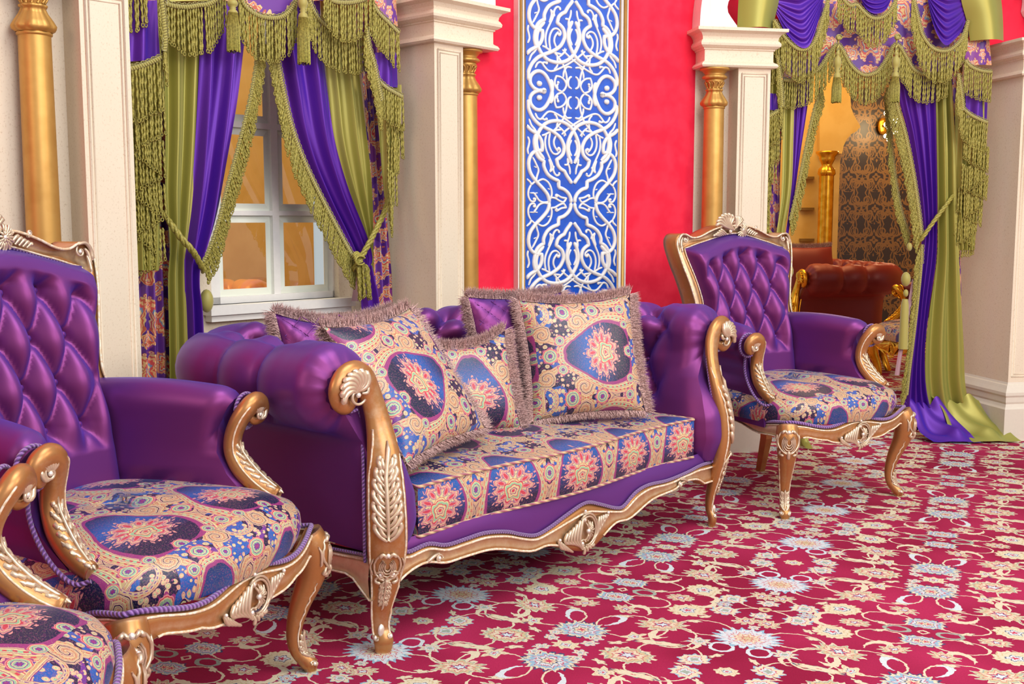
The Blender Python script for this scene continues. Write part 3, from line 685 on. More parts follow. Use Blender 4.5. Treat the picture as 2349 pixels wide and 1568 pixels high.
def leg_path(x, y, s=1., k=1.):
    """cabriole: outward direction is diagonal; returns points and radii from knee to foot"""
    d = V3((s*.62, -.78, 0)); out = []
    for z, o, r in ((.335, .005, .040), (.30, .020, .043), (.26, .022, .040), (.22, .012, .034), (.17, -.010, .027), (.12, -.026, .0215), (.08, -.030, .018), (.05, -.022, .0175), (.03, -.004, .020), (.015, .008, .021), (.0, .010, .015)):
        p = V3((x, y, z*k))+d*(o); out.append((tuple(p), r))
    return out, d

# ---------------------------------------------------------------- armchair
def make_armchair():
    root = thing('armchair', 'tmp', 'armchair')
    HW = .3325
    # legs
    for s in (-1, 1):
        lp, d = leg_path(s*(HW-.012), .012, s, 1.066)
        pts = cat_rom([p+(r,) for p, r in lp], 4); g = G(); g.tube([p[:3] for p in pts], [p[3] for p in pts], 14, 1, (0, 1, 0))
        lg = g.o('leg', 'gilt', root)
        side = V3((-d.y, d.x, 0))
        def F(u, v, h, d=d, pts=pts, side=side):                   # leg front surface, v = height
            q = min(pts, key=lambda p: abs(p[2]-v)); r = q[3]; u_ = max(-.95*r, min(.95*r, u))
            return tuple(V3((q[0], q[1], v))+side*u_+d*(sqrt(r*r-u_*u_)+h))
        g = G(); cart(g, lambda u, v, h, F=F: F(u, v+.305, h), 1.05)
        acanthus(g, F, 0, .034, .075, .016, 4, .0034); curl(g, F, .015, .022, .010, 0, 1.1, .003, .002); curl(g, F, -.015, .022, .010, pi, -1.1, .003, .002)
        g.o('knee_carving', 'carve', lg, kind='stuff')
        g = G()
        for sd in (1, -1):
            g.tube([F(sd*.9*(min(pts, key=lambda p: abs(p[2]-z))[3]), z, .001) for z in [lerp(.235, .05, i/20) for i in range(21)]], .0022, 6, 1, None)
        g.o('edge_line', 'line', lg)
    for s in (-1, 1):
        g = G(); g.tube([(s*.165, .60, .34), (s*.165, .60, .16), (s*.172, .64, .0)], [.028, .026, .020], 4, 1, (1, 1, 0)); g.o('back_leg', 'gilt', root, smooth=False)
    # plan of the seat rail: front bow, sides tapering to the back
    def rail(t):                # t 0..1 front left to right
        x = lerp(-HW, HW, t); return x, -.055*sin(pi*t)-.012*sin(3*pi*t)
    def rtop(t): return .357+.012*cos(2*pi*2*t)-.006*sin(pi*t)
    def rbot(t): return rtop(t)-.046-.052*max(0, 1-abs(t-.5)/.26)**.8-.03*max(0, 1-min(t, 1-t)/.10)
    g = G(); N = 64; rows, ln1, ln2, pip = [], [], [], []
    for i in range(N+1):
        t = i/N; x, y = rail(t); a, b = rtop(t), rbot(t); row = []
        for k, dy in ((0, .014), (0, .0), (.12, -.008), (.35, -.012), (.65, -.006), (.9, -.010), (1, -.002), (1, .022)):
            row.append((x, y+dy, lerp(a, b, k)))
        rows.append(row); ln1.append((x, y-.010, lerp(a, b, .14))); ln2.append((x, y-.010, lerp(a, b, .93))); pip.append((x, y-.004, a+.006))
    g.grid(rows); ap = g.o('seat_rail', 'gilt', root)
    g = G(); g.tube(ln1, .0031, 6, 1, None); g.tube(ln2[5:-5], .0031, 6, 1, None); g.o('edge_line', 'line', ap)
    g = G(); rocaille(g, lambda u, v, h: (u, rail(.5+u/(2*HW))[1]-.012-h, .306+v*.92), 1.14); g.o('shell_carving', 'carve', ap, kind='stuff')
    for s in (-1, 1):
        g = G(); rows = []; l1 = []; l2 = []
        for i in range(17):
            t = i/16; x = s*lerp(HW, .20, t**1.3); y = lerp(0, .64, t); a = .357+.01*cos(4*pi*t); b = a-.045-.02*max(0, 1-t/.15)
            rows.append([(x-s*.014, y, a), (x, y, a), (x+s*.010, y, lerp(a, b, .4)), (x+s*.008, y, b), (x-s*.02, y, b)])
            l1.append((x+s*.006, y, a-.006)); l2.append((x+s*.010, y, b+.003))
        g.grid(rows, flip=s > 0); sr = g.o('side_rail', 'gilt', root)
        g = G(); g.tube(l1, .0024, 6, 1, None); g.tube(l2, .0024, 6, 1, None); g.o('edge_line', 'line', sr)
        pip = [(s*lerp(HW, .20, (i/10)**1.3)+s*.004, lerp(0, .64, i/10), .363+.01*cos(4*pi*i/10)) for i in range(10, -1, -1)]+(pip if s < 0 else pip[::-1]) if s < 0 else pip
        if s > 0: pip = pip+[(s*lerp(HW, .20, (i/10)**1.3)+s*.004, lerp(0, .64, i/10), .363+.01*cos(4*pi*i/10)) for i in range(11)]
    g = G(); g.tube(resample(pip, .012), .0065, 8, 1, None); g.o('piping', 'piping', root)
    # seat: domed, outline follows the rail
    def outline(th):
        c_, s_ = cos(th), sin(th); e = .46
        x = (abs(c_)**e)*(1 if c_ > 0 else -1)*(HW+.002); yy = (abs(s_)**e)*(1 if s_ > 0 else -1)
        y = .285+yy*.30 if yy > 0 else .285+yy*(.295+.05*sin(pi*(.5+.5*x/HW)))
        if yy > .2: x *= 1-.16*(yy-.2)
        return x, y
    g = G(); rows, uvs = [], []
    prof = [(1., .355, 0), (1.025, .372, 0), (1.048, .398, 0), (1.040, .425, 0), (1.005, .444, 0), (.94, .455, 0), (.85, .468, 0), (.70, .480, 0), (.50, .488, 0), (.25, .492, 0), (.02, .493, 0)]
    L = 0; prev = None
    for sc, z, _ in prof:
        row, uv = [], []
        for k in range(72):
            x, y = outline(2*pi*k/72); X, Y = x*sc, .285+(y-.285)*sc
            row.append((X, Y, z+.006*sin(9*x)*(sc < .9)))
            rad = 1/max(sc, .5) if sc < .9 else 1; side = (1.045-sc)
            ex = (x*sc)*1.0; ey = Y
            drop = max(0, .455-z); nx, ny = x/(HW), (y-.285)/.3; q = hypot(nx, ny)+1e-6
            uv.append((.15+ex+nx/q*drop*1.0, ey+ny/q*drop*1.0))
        rows.append(row); uvs.append(uv)
    g.grid(rows, False, True, uvs); b_ = len(g.v); g.v.append((0, .285, .4935)); g.uv.append((.15, .285)); g.f += [(b_-72+k, b_-72+(k+1) % 72, b_) for k in range(72)]; g.o('seat', 'paisley', root)
    # back panel with deep buttons
    hw_tab = [(.44, .245), (.60, .232), (.72, .228), (.80, .236), (.90, .262), (.98, .285), (1.03, .292), (1.10, .292)]
    def bhw(z): return interp(hw_tab, z)
    def btop(j): return 1.022+.052*cos(j*pi/2)**1.5-.010*abs(j)
    def by(z, j): return .555+.16*max(0, (z-.42))-.02*sin(pi*min(1, (z-.42)/.6))+.05*(1-j*j)*.6
    g = G(); NU, NV = 120, 84; rows = []; DX, DZ = .102, .112
    for i in range(NU+1):
        row = []
        for k in range(NV+1):
            j = -1+2*k/NV; z = lerp(.43, btop(j), i/NU); x = j*bhw(z)
            a = x/DX+(z-.735)/(2*DZ); b = x/DX-(z-.735)/(2*DZ)
            e = min(1, (1-abs(j))/.22)*min(1, (btop(j)-z)/.06); fade = min(1, max(0, (z-.56)/.07))*min(1, max(0, (btop(j)-.055-z)/.035))*min(1, max(0, (1.0-abs(j))/.26))
            t = lerp(1., tuft(a, b), fade); puff = .026*(1-(1-e)**2)+.056*t-.02*(1-fade)*0
            edge = 1-(1-min(1, (1-abs(j))/.10))**2; edge *= 1-(1-min(1, (btop(j)-z)/.03))**2 if z < btop(j) else 0
            row.append((x, by(z, j)-puff*max(edge, 0), z))
        rows.append(row)
    g.grid(rows, flip=True); bk = g.o('backrest', 'purple', root)
    g = G(); rows = [[(p[0]*1.05, by(p[2], 0)+.045, p[2]) for p in r[::12]] for r in rows[::10]]; g.grid(rows); g.o('back_cover', 'purple', bk)
    for r_ in range(-1, 5):
        for c_ in range(-3, 4):
            z = .735+r_*DZ; x = (c_+(.5 if r_ % 2 else 0))*DX; j = x/bhw(z)
            if abs(j) < .78 and .60 < z < .975 and z < btop(j)-.05:
                g = G(); g.ball((x, by(z, j)-.036, z), .0085, 4, 1, .6, 1); g.o('button', 'purple', bk)
    # back frame: swept moulding, ears and crest
    half = [(0, 1.110), (.08, 1.106), (.15, 1.086), (.21, 1.062), (.255, 1.058), (.290, 1.074), (.318, 1.070), (.336, 1.045), (.336, 1.005), (.322, .94), (.300, .87), (.283, .80), (.277, .75), (.286, .715), (.306, .695)]
    hc = cat_rom(half, 5)
    def inner(p, i):           # inner edge point paired with an outer one
        x, z = p; t = i/(len(hc)-1)
        if t < .58:
            jj = min(1, t/.53); return (jj*bhw(btop(jj)-.01)*.99, btop(jj)-.004)
        z2 = lerp(btop(1)-.01, .70, (t-.58)/.42); return (bhw(z2)*.99, z2)
    for nm, sgn in (('frame', 1),):
        g = G(); rows = []; lo, li = [], []
        full = [(-p[0], p[1], i) for i, p in enumerate(hc)][::-1]+[(p[0], p[1], i) for i, p in enumerate(hc)][1:]
        for (x, z, i) in full:
            s = -1 if x < 0 else 1; ix, iz = inner((abs(x), z), i); ix *= s
            y = by(min(z, 1.05), 0)+.0; row = []
            for t, d in ((0, .012), (0, -.018), (.12, -.026), (.28, -.018), (.5, -.012), (.75, -.020), (.93, -.034), (1, -.026), (1., .03), (1, .05), (0, .05)):
                row.append((lerp(ix, x, t), y+d, lerp(iz, z, t)))
            rows.append(row); li.append((lerp(ix, x, .10), y-.028, lerp(iz, z, .10))); lo.append((lerp(ix, x, .93), y-.036, lerp(iz, z, .93)))
        g.grid(rows, False, True, None, True); g.poly(rows[0]); g.poly(rows[-1][::-1]); fr_ = g.o('back_frame', 'gilt', root)
        g = G(); g.tube(resample(li, .012), .0028, 6, 1, None); g.tube(resample(lo, .012), .0036, 6, 1, None); g.o('edge_line', 'line', fr_)
        g = G(); g.tube(resample([(p[0]*.99, p[1]+.004, p[2]-.002) for p in li], .012), .0045, 8, 1, None); g.o('piping', 'piping', bk)
    def FB(u, v, h): return (u, by(min(v, 1.05), 0)-.034-h, v)
    g = G()
    def FC(u, v, h): return FB(u-.0, 1.095+v, h)
    shell(g, FC, .035, -.005, .034, -2.6, 1.6, 14, .0034); shell(g, FC, .035, -.005, .016, 0, 6.0, 9, .003, .006)
    for k in range(7):
        a = 2.9-.33*k; comma(g, FC, [(-.010, -.006), (-.045+.02*cos(a), .004+.016*sin(a)), (-.050+.048*cos(a), .012+.040*sin(a)), (-.055+.062*cos(a+.25), .012+.052*sin(a+.25))], .0052)
    for k in range(5):
        a = 1.9-.35*k; comma(g, FC, [(-.004, .0), (.004+.022*cos(a), .020+.018*sin(a)), (.006+.036*cos(a), .024+.032*sin(a))], .0050)
    curl(g, FC, -.002, .012, .020, 2.6, -1.2, .0046); curl(g, FC, -.030, -.014, .012, .5, 1.1, .0036)
    for k in range(5):
        comma(g, FC, [(.060+.012*k, -.020-.003*k), (.072+.012*k, -.006-.004*k), (.084+.010*k, -.002-.006*k)], .0036)
        comma(g, FC, [(-.055-.010*k, -.024-.002*k), (-.075-.012*k, -.012-.004*k), (-.092-.010*k, -.002-.008*k)], .0042)
    curl(g, FC, .118, .004, .011, 4.0, 1.1, .003)
    for s in (1, -1):
        def FE(u, v, h, s=s): return FB(s*(.300+u), 1.045+v, h)
        curl(g, FE, -.012, .004, .017, 2.2, 1.15, .0034); comma(g, FE, [(-.022, .022), (.004, .026), (.022, .008), (.026, -.020)], .004); comma(g, FE, [(.002, .012), (.012, -.002), (.016, -.034)], .0036); comma(g, FE, [(.008, -.006), (.012, -.026), (.012, -.052)], .003)
        def FS(u, v, h, s=s): return FB(s*(.300+u), .700+v, h)
        curl(g, FS, .002, .002, .015, 2.6, -1.1, .0048)
    g.o('crest_carving', 'carve', fr_, kind='stuff')
    # arms
    for s in (-1, 1):
        g = G(); rows = []
        sec = [(.262, .40), (.266, .46), (.272, .52), (.274, .57), (.273, .612)]
        cen = (.328, .652); rr = .058
        sec += [(cen[0]+rr*cos(R(a)), cen[1]+rr*sin(R(a))) for a in (195, 180, 155, 130, 105, 80, 55, 30, 5, -20, -45, -65)]
        sec += [(.338, .575), (.334, .52), (.334, .44), (.336, .38), (.336, .335)]
        sec = resample([(a, 0, b) for a, b in sec], n=46)
        NS = 30
        def yf(z): return interp([(.33, .115), (.44, .13), (.50, .20), (.56, .235), (.60, .225), (.70, .195)], z)
        for i in range(NS+1):
            t = i/NS; row = []
            for q in sec:
                x, z = q.x, q.z; y1 = yf(z); y = lerp(.60, y1, t)
                top = max(0, (z-.55)/.14)
                z2 = z+top*(.012*sin(pi*t)+.012*(1-t)); x2 = x-(1-t)*.055*1.0-.012*sin(pi*t)*(z > .5)
                if t > .86:                       # round the front edge, pleated towards the scroll
                    k = (t-.86)/.14; q_ = 1-.42*k**2.5
                    if z > .56: x2 = cen[0]+.010+(x2-cen[0]-.010)*q_; z2 = cen[1]-.004+(z2-cen[1]+.004)*q_; y += -.0+.012*k*k
                    a_ = atan2(z-cen[1], x-cen[0]); x2 += .002*sin(9*a_)*k*(z > .58)
                row.append((s*x2, y, z2))
            rows.append(row)
        g.grid(rows, flip=(s > 0)); 
        last = rows[-1]; m = len(last); g.grid([[last[k], last[m-1-k]] for k in range(m//2)], flip=s < 0)
        am = g.o('arm', 'purple', root)
        # gilt arm support: scroll, neck, foot on the rail
        P = [(.345, .19, .636, .010), (.356, .185, .626, .014), (.372, .18, .632, .018), (.378, .178, .650, .022), (.366, .176, .668, .025), (.344, .176, .674, .027), (.322, .182, .660, .028), (.308, .198, .630, .027), (.302, .212, .590, .026), (.302, .212, .550, .027), (.308, .190, .510, .031), (.316, .155, .475, .030), (.322, .120, .452, .026), (.324, .098, .443, .020)]
        cc = cat_rom([(s*a, b-.012, c, d) for a, b, c, d in P], 5); g = G(); g.tube([p[:3] for p in cc], [p[3] for p in cc], 14, .8, (0, 1, .35)); ps = g.o('arm_support', 'gilt', am)
        def FP(u, v, h, s=s, cc=cc):
            lo_ = cc[30:]; q = lo_[max(0, min(len(lo_)-1, int(v*(len(lo_)-1))))]; r = q[3]; u_ = max(-.9*r, min(.9*r, u))
            return (q[0]+s*u_+s*.004, q[1]-.8*sqrt(r*r-u_*u_)*.85-h, q[2]+.5*sqrt(r*r-u_*u_)*.6+h*.4)
        g = G()
        for k in range(8):
            v = .42+.065*k; w = .018*sin(pi*(.2+.75*k/8))
            for sd in (1, -1): comma(g, FP, [(sd*.003, v+.05), (sd*w*.7, v+.02), (sd*w*1.2, v-.03)], .0036, .0)
        comma(g, FP, [(0, .35), (0, .65), (0, .98)], .003, .002)
        def FQ(u, v, h, s=s): return (s*(.350+u), .176-.022-h, .650+v)
        for k in range(6): comma(g, FQ, [(-.006+.002*k, -.004), (.002+.007*k-.018, .010), (.010+.006*k-.016, .026-.006*abs(k-2))], .0040, .0)
        curl(g, FQ, .0, -.008, .018, 1.2, -1.2, .0036, .001); comma(g, FQ, [(.004, -.020), (.020, -.016), (.027, .004)], .004, .0)
        g.o('leaf_carving', 'carve', ps, kind='stuff')
        g = G(); g.tube([tuple(V3(p[:3])+V3((-s*p[3]*.75, -p[3]*.55, 0))) for p in cc[28:]], .0024, 6, 1, None); g.o('edge_line', 'line', ps)
        g = G(); pp = [(s*(.352+.045*cos(a)), .196, .648+.045*sin(a)) for a in [lerp(-2.2, 3.0, i/14) for i in range(15)]] if s > 0 else [(s*(.352+.045*cos(a)), .196, .648+.045*sin(a)) for a in [lerp(-2.2, 3.0, i/14) for i in range(15)]]
        low = [(s*.338, .225, .60), (s*.338, .228, .55), (s*.342, .205, .50), (s*.350, .16, .455), (s*.350, .11, .425), (s*.335, .08, .43)]
        g.tube(resample(cat_rom(pp[::1], 2), .006), .0048, 8, 1, None); g.tube(resample(cat_rom(low, 4), .008), .0052, 8, 1, None); g.o('piping', 'piping', am)
        # side skirt between arm and rail
        g = G(); g.grid([[(s*lerp(.336, .215, (i/8)**1.2), lerp(.12, .62, i/8), .335), (s*lerp(.338, .285, i/8), lerp(.12, .62, i/8), .42)] for i in range(9)], flip=s < 0); g.o('side_panel', 'purple', am)
    return root
ARM = make_armchair()

# ---------------------------------------------------------------- sofa
SF = Seg(.1845, 3.4, 42)
TOPE = [(917, 1266), (940, 1269), (983, 1251), (1023, 1254), (1066, 1241), (1112, 1226), (1162, 1223), (1195, 1229), (1229, 1231), (1262, 1213), (1305, 1181), (1345, 1156), (1378, 1160), (1411, 1168), (1431, 1164), (1458, 1133), (1488, 1115), (1531, 1105), (1577, 1086), (1608, 1070)]
BOTE = [(898, 1352), (910, 1339), (940, 1309), (976, 1291), (1019, 1292), (1066, 1277), (1132, 1261), (1212, 1266), (1255, 1252), (1312, 1262), (1345, 1262), (1368, 1248), (1408, 1201), (1444, 1189), (1494, 1146), (1544, 1123), (1561, 1106), (1594, 1100), (1612, 1112)]
def make_sofa():
    root = thing('sofa', 'purple tufted satin sofa with rolled arms and carved gilt frame by the window', 'sofa', (SF.O[0], SF.O[1], 0), SF.rz)
    A = .775; RB = .66; CR = .10; FX = .81
    path = []                      # (x, y, nx, ny): inner line with outward normal, from near arm to far arm
    def add(x, y, nx, ny): path.append((x, y, nx, ny))
    n1 = 34
    for i in range(n1): add(-A, lerp(.005, RB-CR, i/n1), -1, 0)
    for i in range(8): a = (i+.5)/8*pi/2; add(-A+CR-CR*cos(a), RB-CR+CR*sin(a), -cos(a), sin(a))
    n2 = 78
    for i in range(n2+1): add(lerp(-A+CR, A-CR, i/n2), RB, 0, 1)
    for i in range(8): a = (i+.5)/8*pi/2; add(A-CR+CR*sin(a), RB-CR+CR*cos(a), sin(a), cos(a))
    for i in range(n1+1)[1:]: add(A, lerp(RB-CR, .005, i/n1), 1, 0)
    # arc length with the middle of the back at 0
    S = [0.]
    for p, q in zip(path, path[1:]): S.append(S[-1]+hypot(q[0]-p[0], q[1]-p[1]))
    mid = S[-1]/2; S = [s-mid for s in S]; END = S[-1]
    cen = (.105, .700); rr = .118
    sec = [(-.055, .255), (-.082, .30), (-.090, .36), (-.088, .42), (-.074, .48), (-.052, .54), (-.032, .59), (-.015, .645)]
    sec += [(cen[0]+rr*cos(R(a)), cen[1]+rr*sin(R(a))) for a in (185, 170, 155, 140, 125, 110, 95, 80, 65, 50, 35, 20, 5, -10, -25, -40, -55, -70, -82)]
    sec += [(.085, .572), (.072, .55), (.068, .50), (.066, .42), (.064, .34), (.062, .27)]
    sec = resample([(a, 0, b) for a, b in sec], n=96)
    SL = [0]
    for p, q in zip(sec, sec[1:]): SL.append(SL[-1]+(q-p).length)
    iend = next(i for i, q in enumerate(sec) if q.z > .80 and q.x > cen[0])
    top_l = SL[iend]; DX, DZ = .185, .118
    # section normals
    nrm = []
    for i in range(len(sec)):
        t = sec[min(i+1, len(sec)-1)]-sec[max(i-1, 0)]; nrm.append((-t.z/t.length, t.x/t.length))
    rows = []; back_flat = lambda o: o
    buttons = []
    for k, (x, y, nx, ny) in enumerate(path):
        s = S[k]; armd = (END-abs(s))             # distance from an arm's front
        row = []
        for i, q in enumerate(sec):
            o, z = q.x, q.z; l = SL[i]
            a = s/DX+(l-top_l+.03)/(2*DZ); b = s/DX-(l-top_l+.03)/(2*DZ)
            inside_ = min(1, max(0, (l-.17)/.06))*min(1, max(0, (top_l+.04-l)/.05))*min(1, max(0, (armd-.13)/.10))
            t = tuft(a, b, .40); disp = inside_*(.080*(t-1))+.0
            if l > top_l and q.z > .59:           # channels over the outer roll
                w = min(1, (l-top_l)/.05); c_ = (sin(pi*(s/DX))**2+.001)**.24
                if armd > .16: disp += -.034*(1-c_)*w
            no, nz = nrm[i]; o2 = o+no*disp; z2 = z+nz*disp
            flare = .0
            yy = 0
            if armd < .09 and q.z > .575:          # gathered front of the roll
                kk = 1-armd/.09; f_ = 1-.50*kk**2.2; o2 = cen[0]+.004+(o2-cen[0]-.004)*f_; z2 = cen[1]+(z2-cen[1])*f_
                ang = atan2(q.z-cen[1], q.x-cen[0]); pl = .0035*sin(14*ang)*kk; o2 += pl*cos(ang); z2 += pl*sin(ang)
                yy = .020*kk*kk
            elif armd < .06: kk = 1-armd/.06; o2 += (.03-o2)*.22*kk*kk
            if abs(nx) > .9: yy += interp([(.24, -.02), (.34, -.058), (.42, -.052), (.50, -.026), (.56, .004), (.66, .006)], q.z)*(1 if q.z < .62 else 1)*max(0, 1-armd/.14)
            row.append((x+nx*o2, y+ny*o2+yy*(0 if abs(nx) < .9 else 1), z2))
        rows.append(row)
    g = G(); g.grid(rows, flip=True)
    for rw, fl in ((rows[0], True), (rows[-1], False)):
        m = len(rw); g.grid([[tuple(V3(rw[j]).lerp(V3(rw[m-1-j]), q_/8)+V3((0, -.028*sin(pi*q_/8)**.6*max(0, min(1, (.54-V3(rw[j]).z)/.10)), 0))) for q_ in range(9)] for j in range(m//2)], flip=fl)
    body = g.o('tufted_body', 'purple', root)
    for r_ in range(0, 4):
        for c_ in range(-8, 9):
            s = (c_+(.5 if r_ % 2 else 0))*DX; l = top_l-.03-r_*DZ
            if END-abs(s) < .17 or l < .22: continue
            i = min(range(len(SL)), key=lambda i: abs(SL[i]-l)); k = min(range(len(S)), key=lambda k: abs(S[k]-s)); x, y, nx, ny = path[k]
            no, nz = nrm[i]; o2 = sec[i].x-no*.078; z2 = sec[i].z-nz*.078
            g = G(); g.ball((x+nx*o2, y+ny*o2, z2), .0115, 5); g.o('button', 'purple', body)
    # front posts
    for s in (-1, 1):
        P = [(.862, .010, .690, .012), (.880, .004, .672, .017), (.902, .0, .664, .022), (.922, -.002, .680, .027), (.926, -.004, .708, .031), (.908, -.004, .734, .034), (.878, -.004, .744, .036), (.848, -.002, .730, .036), (.826, .0, .695, .034), (.812, -.006, .650, .033), (.806, -.016, .60, .036), (.806, -.030, .54, .043), (.812, -.044, .47, .049), (.818, -.054, .40, .052), (.818, -.056, .34, .053), (.814, -.050, .28, .052), (.810, -.040, .22, .044), (.808, -.026, .16, .035), (.808, -.014, .10, .027), (.808, -.014, .06, .024), (.809, -.026, .03, .026), (.809, -.022, .0, .020)]
        cc = cat_rom([(s*a, b, c, d) for a, b, c, d in P], 4); ups = [(-s*.60*min(1, max(0, (i-34)/16)), 1-.2*min(1, max(0, (i-34)/16)), 0) for i in range(len(cc))]; g = G(); g.tube([p[:3] for p in cc], [p[3] for p in cc], 18, .62, ups); po = g.o('front_post', 'gilt', root)
        low = cc[36:]
        def F(u, v, h, low=low, s=s):
            q = min(low, key=lambda p: abs(p[2]-v)); r = q[3]; u_ = max(-.95*r, min(.95*r, u)); k = min(1, max(0, (.60-v)/.12)); dx, dy = s*.6*k, -(1-.2*k); m_ = .62*sqrt(r*r-u_*u_)+h
            return (q[0]-dy*u_+dx*m_, q[1]+dx*u_+dy*m_, v)
        g = G(); acanthus(g, F, 0, .320, .250, .036, 7, .0050); cart(g, lambda u, v, h, F=F: F(u, .245+v, h), .92)
        acanthus(g, F, 0, .205, .085, .014, 6, .0026, up=-1)
        for sd in (1, -1): curl(g, F, sd*.016, .222, .013, 0 if sd > 0 else pi, 1.2*sd, .0034); curl(g, F, sd*.020, .045, .009, 0, 1.1*sd, .0034)
        g.ball(F(0, .062, .0), .011, 5, 1, .6, 1.6)
        def FQ(u, v, h, s=s): return (s*(.884+u), -.026-h, .703+v)
        for k in range(8):
            a = 2.75-.36*k
            comma(g, FQ, [(.008, .002), (.022*cos(a), .022*sin(a)), (.042*cos(a-.35), .042*sin(a-.35)), (.056*cos(a-.75), .056*sin(a-.75))], .0058, .002)
        curl(g, FQ, .002, -.010, .030, 3.6, .9, .0046, .0); comma(g, FQ, [(-.030, .012), (-.022, .036), (.006, .042)], .0045, -.002); comma(g, FQ, [(-.014, -.006), (-.030, -.006), (-.034, .010)], .004, -.001)
        g.o('leaf_carving', 'carve', po, kind='stuff')
        g = G()
        for sd in (1, -1): g.tube([F(sd*.88*min(low, key=lambda p: abs(p[2]-z))[3], z, .001) for z in [lerp(.60, .045, i/44) for i in range(45)]], .0031, 6, 1, None)
        g.o('edge_line', 'line', po)
        g = G()
        g.tube(resample([(s*(.880+.060*cos(a)), .006, .703+.056*sin(a)) for a in [lerp(-1.9, 3.3, i/18) for i in range(19)]], .006), .0045, 8, 1, None)
        for sd in (1, -1): g.tube(resample([(q[0]+sd*(q[3]*.80), q[1]+.022+sd*s*.018, q[2]) for q in low if .24 < q[2] < (.655 if sd*s > 0 else .64)], .01), .0045, 8, 1, None)
        g.o('piping', 'piping', po)
    # serpentine front rail with its purple panel
    tp = [SF.at(x, y, -.035) for x, y in TOPE]; bt = [SF.at(x, y, -.035) for x, y in BOTE]
    tp = [(-.775, tp[0][2])]+[(p[0], p[2]) for p in tp]+[(.79, tp[-1][2])]; bt = [(p[0], p[2]) for p in bt]
    tps = cat_rom(tp, 4); bts = cat_rom(bt, 4)
    rows, l1, l2, pip, pan = [], [], [], [], []
    for i in range(161):
        x = lerp(-.79, .79, i/160); a = interp(tps, x); b = interp(bts, x)
        if abs(x) > .74: b = min(b, a-.05)
        rows.append([(x, .02, a), (x, -.030, a), (x, -.040, lerp(a, b, .12)), (x, -.034, lerp(a, b, .3)), (x, -.036, lerp(a, b, .7)), (x, -.042, lerp(a, b, .9)), (x, -.036, b), (x, .0, b)])
        l1.append((x, -.041, lerp(a, b, .16))); l2.append((x, -.043, lerp(a, b, .90))); pip.append((x, -.034, a+.005))
        pan.append([(x, -.026+.010*k/6-.004*sin(pi*k/6), lerp(a, .286, k/6)) for k in range(7)])
    g = G(); g.grid(rows); rl = g.o('front_rail', 'gilt', root)
    mx = SF.at(1335, 1215, -.04)
    lo_ = [p for p in l2 if abs(p[0]-mx[0]) > .10]
    g = G(); g.tube(l1, .0036, 6, 1, None); g.tube([p for p in lo_ if p[0] < mx[0]], .0036, 6, 1, None); g.tube([p for p in lo_ if p[0] > mx[0]], .0036, 6, 1, None); g.o('edge_line', 'line', rl)
    g = G(); rocaille(g, lambda u, v, h: (mx[0]+u, -.042-h, mx[2]+v), 1.28)
    for px, py, f in ((1005, 1280, 1), (1558, 1108, -1)):
        q = SF.at(px, py, -.04); curl(g, lambda u, v, h, q=q: (q[0]+u, -.042-h, q[2]+v), 0, 0, .014, 0, 1.2*f, .0036); comma(g, lambda u, v, h, q=q: (q[0]+u, -.042-h, q[2]+v), [(0, .014), (-.02*f, .012), (-.045*f, .0)], .0036)
    g.o('shell_carving', 'carve', rl, kind='stuff')
    g = G(); g.tube(resample(pip, .012), .0060, 8, 1, None); g.o('piping', 'piping', rl)
    g = G(); g.grid(pan, flip=True); g.o('front_panel', 'purple', root)
    for s in (-1, 1):
        g = G(); rows, l1 = [], []
        for i in range(25):
            t = i/24; y = lerp(-.02, .74, t); a = .262-.02*sin(pi*t); b = a-.055-.06*max(0, 1-t/.10)-.03*max(0, (t-.9)/.1)
            rows.append([(s*.80, y, a), (s*.848, y, a), (s*.854, y, lerp(a, b, .5)), (s*.850, y, b), (s*.81, y, b)]); l1.append((s*.852, y, b+.004))
        g.grid(rows, flip=s > 0); sr = g.o('side_rail', 'gilt', root)
        g = G(); g.tube(l1, .0028, 6, 1, None); g.tube([(s*.852, lerp(0, .74, i/10), .256-.02*sin(pi*i/10)) for i in range(11)], .0028, 6, 1, None); g.o('edge_line', 'line', sr)
        g = G(); g.tube([(s*.848, lerp(.0, .74, i/20), .268-.02*sin(pi*i/20)) for i in range(21)], .0045, 8, 1, None); g.o('piping', 'piping', sr)
        g = G(); g.tube([(s*.76, .70, .28), (s*.76, .72, .12), (s*.78, .76, 0)], [.034, .028, .022], 8, 1, (0, 1, 0)); g.o('back_leg', 'gilt', root)
    # box seat cushion with a serpentine front
    g = G(); g.box(-.70, .70, -.012, .60, .24, .281); g.o('seat_deck', 'purple', root, smooth=False)
    W_, z0, z1 = .678, .283, .420
    def fy(x): return -.022-.014*cos(x/W_*pi*1.5)
    g = G(); nx_, rows, uvs = 90, [], []
    for i in range(nx_+1):
        x = lerp(-W_, W_, i/nx_); ed = min(1, (W_-abs(x))/.03); f0 = fy(x); cr = .028*min(1, (W_-abs(x))/.15)
        row = [(x, f0, z0), (x, f0-.010*ed, lerp(z0, z1, .25)), (x, f0-.013*ed, lerp(z0, z1, .5)), (x, f0-.010*ed, lerp(z0, z1, .75)), (x, f0, z1)]; uv = [(x, .17-f) for f in (.12, .09, .06, .03, 0)]
        for k in range(1, 13):
            t = k/12; y = lerp(f0, .60, t); row.append((x, y, z1+cr*sin(pi*min(1, t*1.25+.0)*.55)+.004*sin(11*x+7*y))); uv.append((x, .17+y))
        rows.append(row); uvs.append(uv)
    g.grid(rows, False, False, uvs, True)
    for rw, fl in ((rows[0], 1), (rows[-1], 0)):
        b = len(g.v); g.grid([[(q[0], q[1], z0) for q in rw[4:]], [q for q in rw[4:]]], uv=[[(q[1], 0) for q in rw[4:]], [(q[1], .12) for q in rw[4:]]], flip=bool(fl))
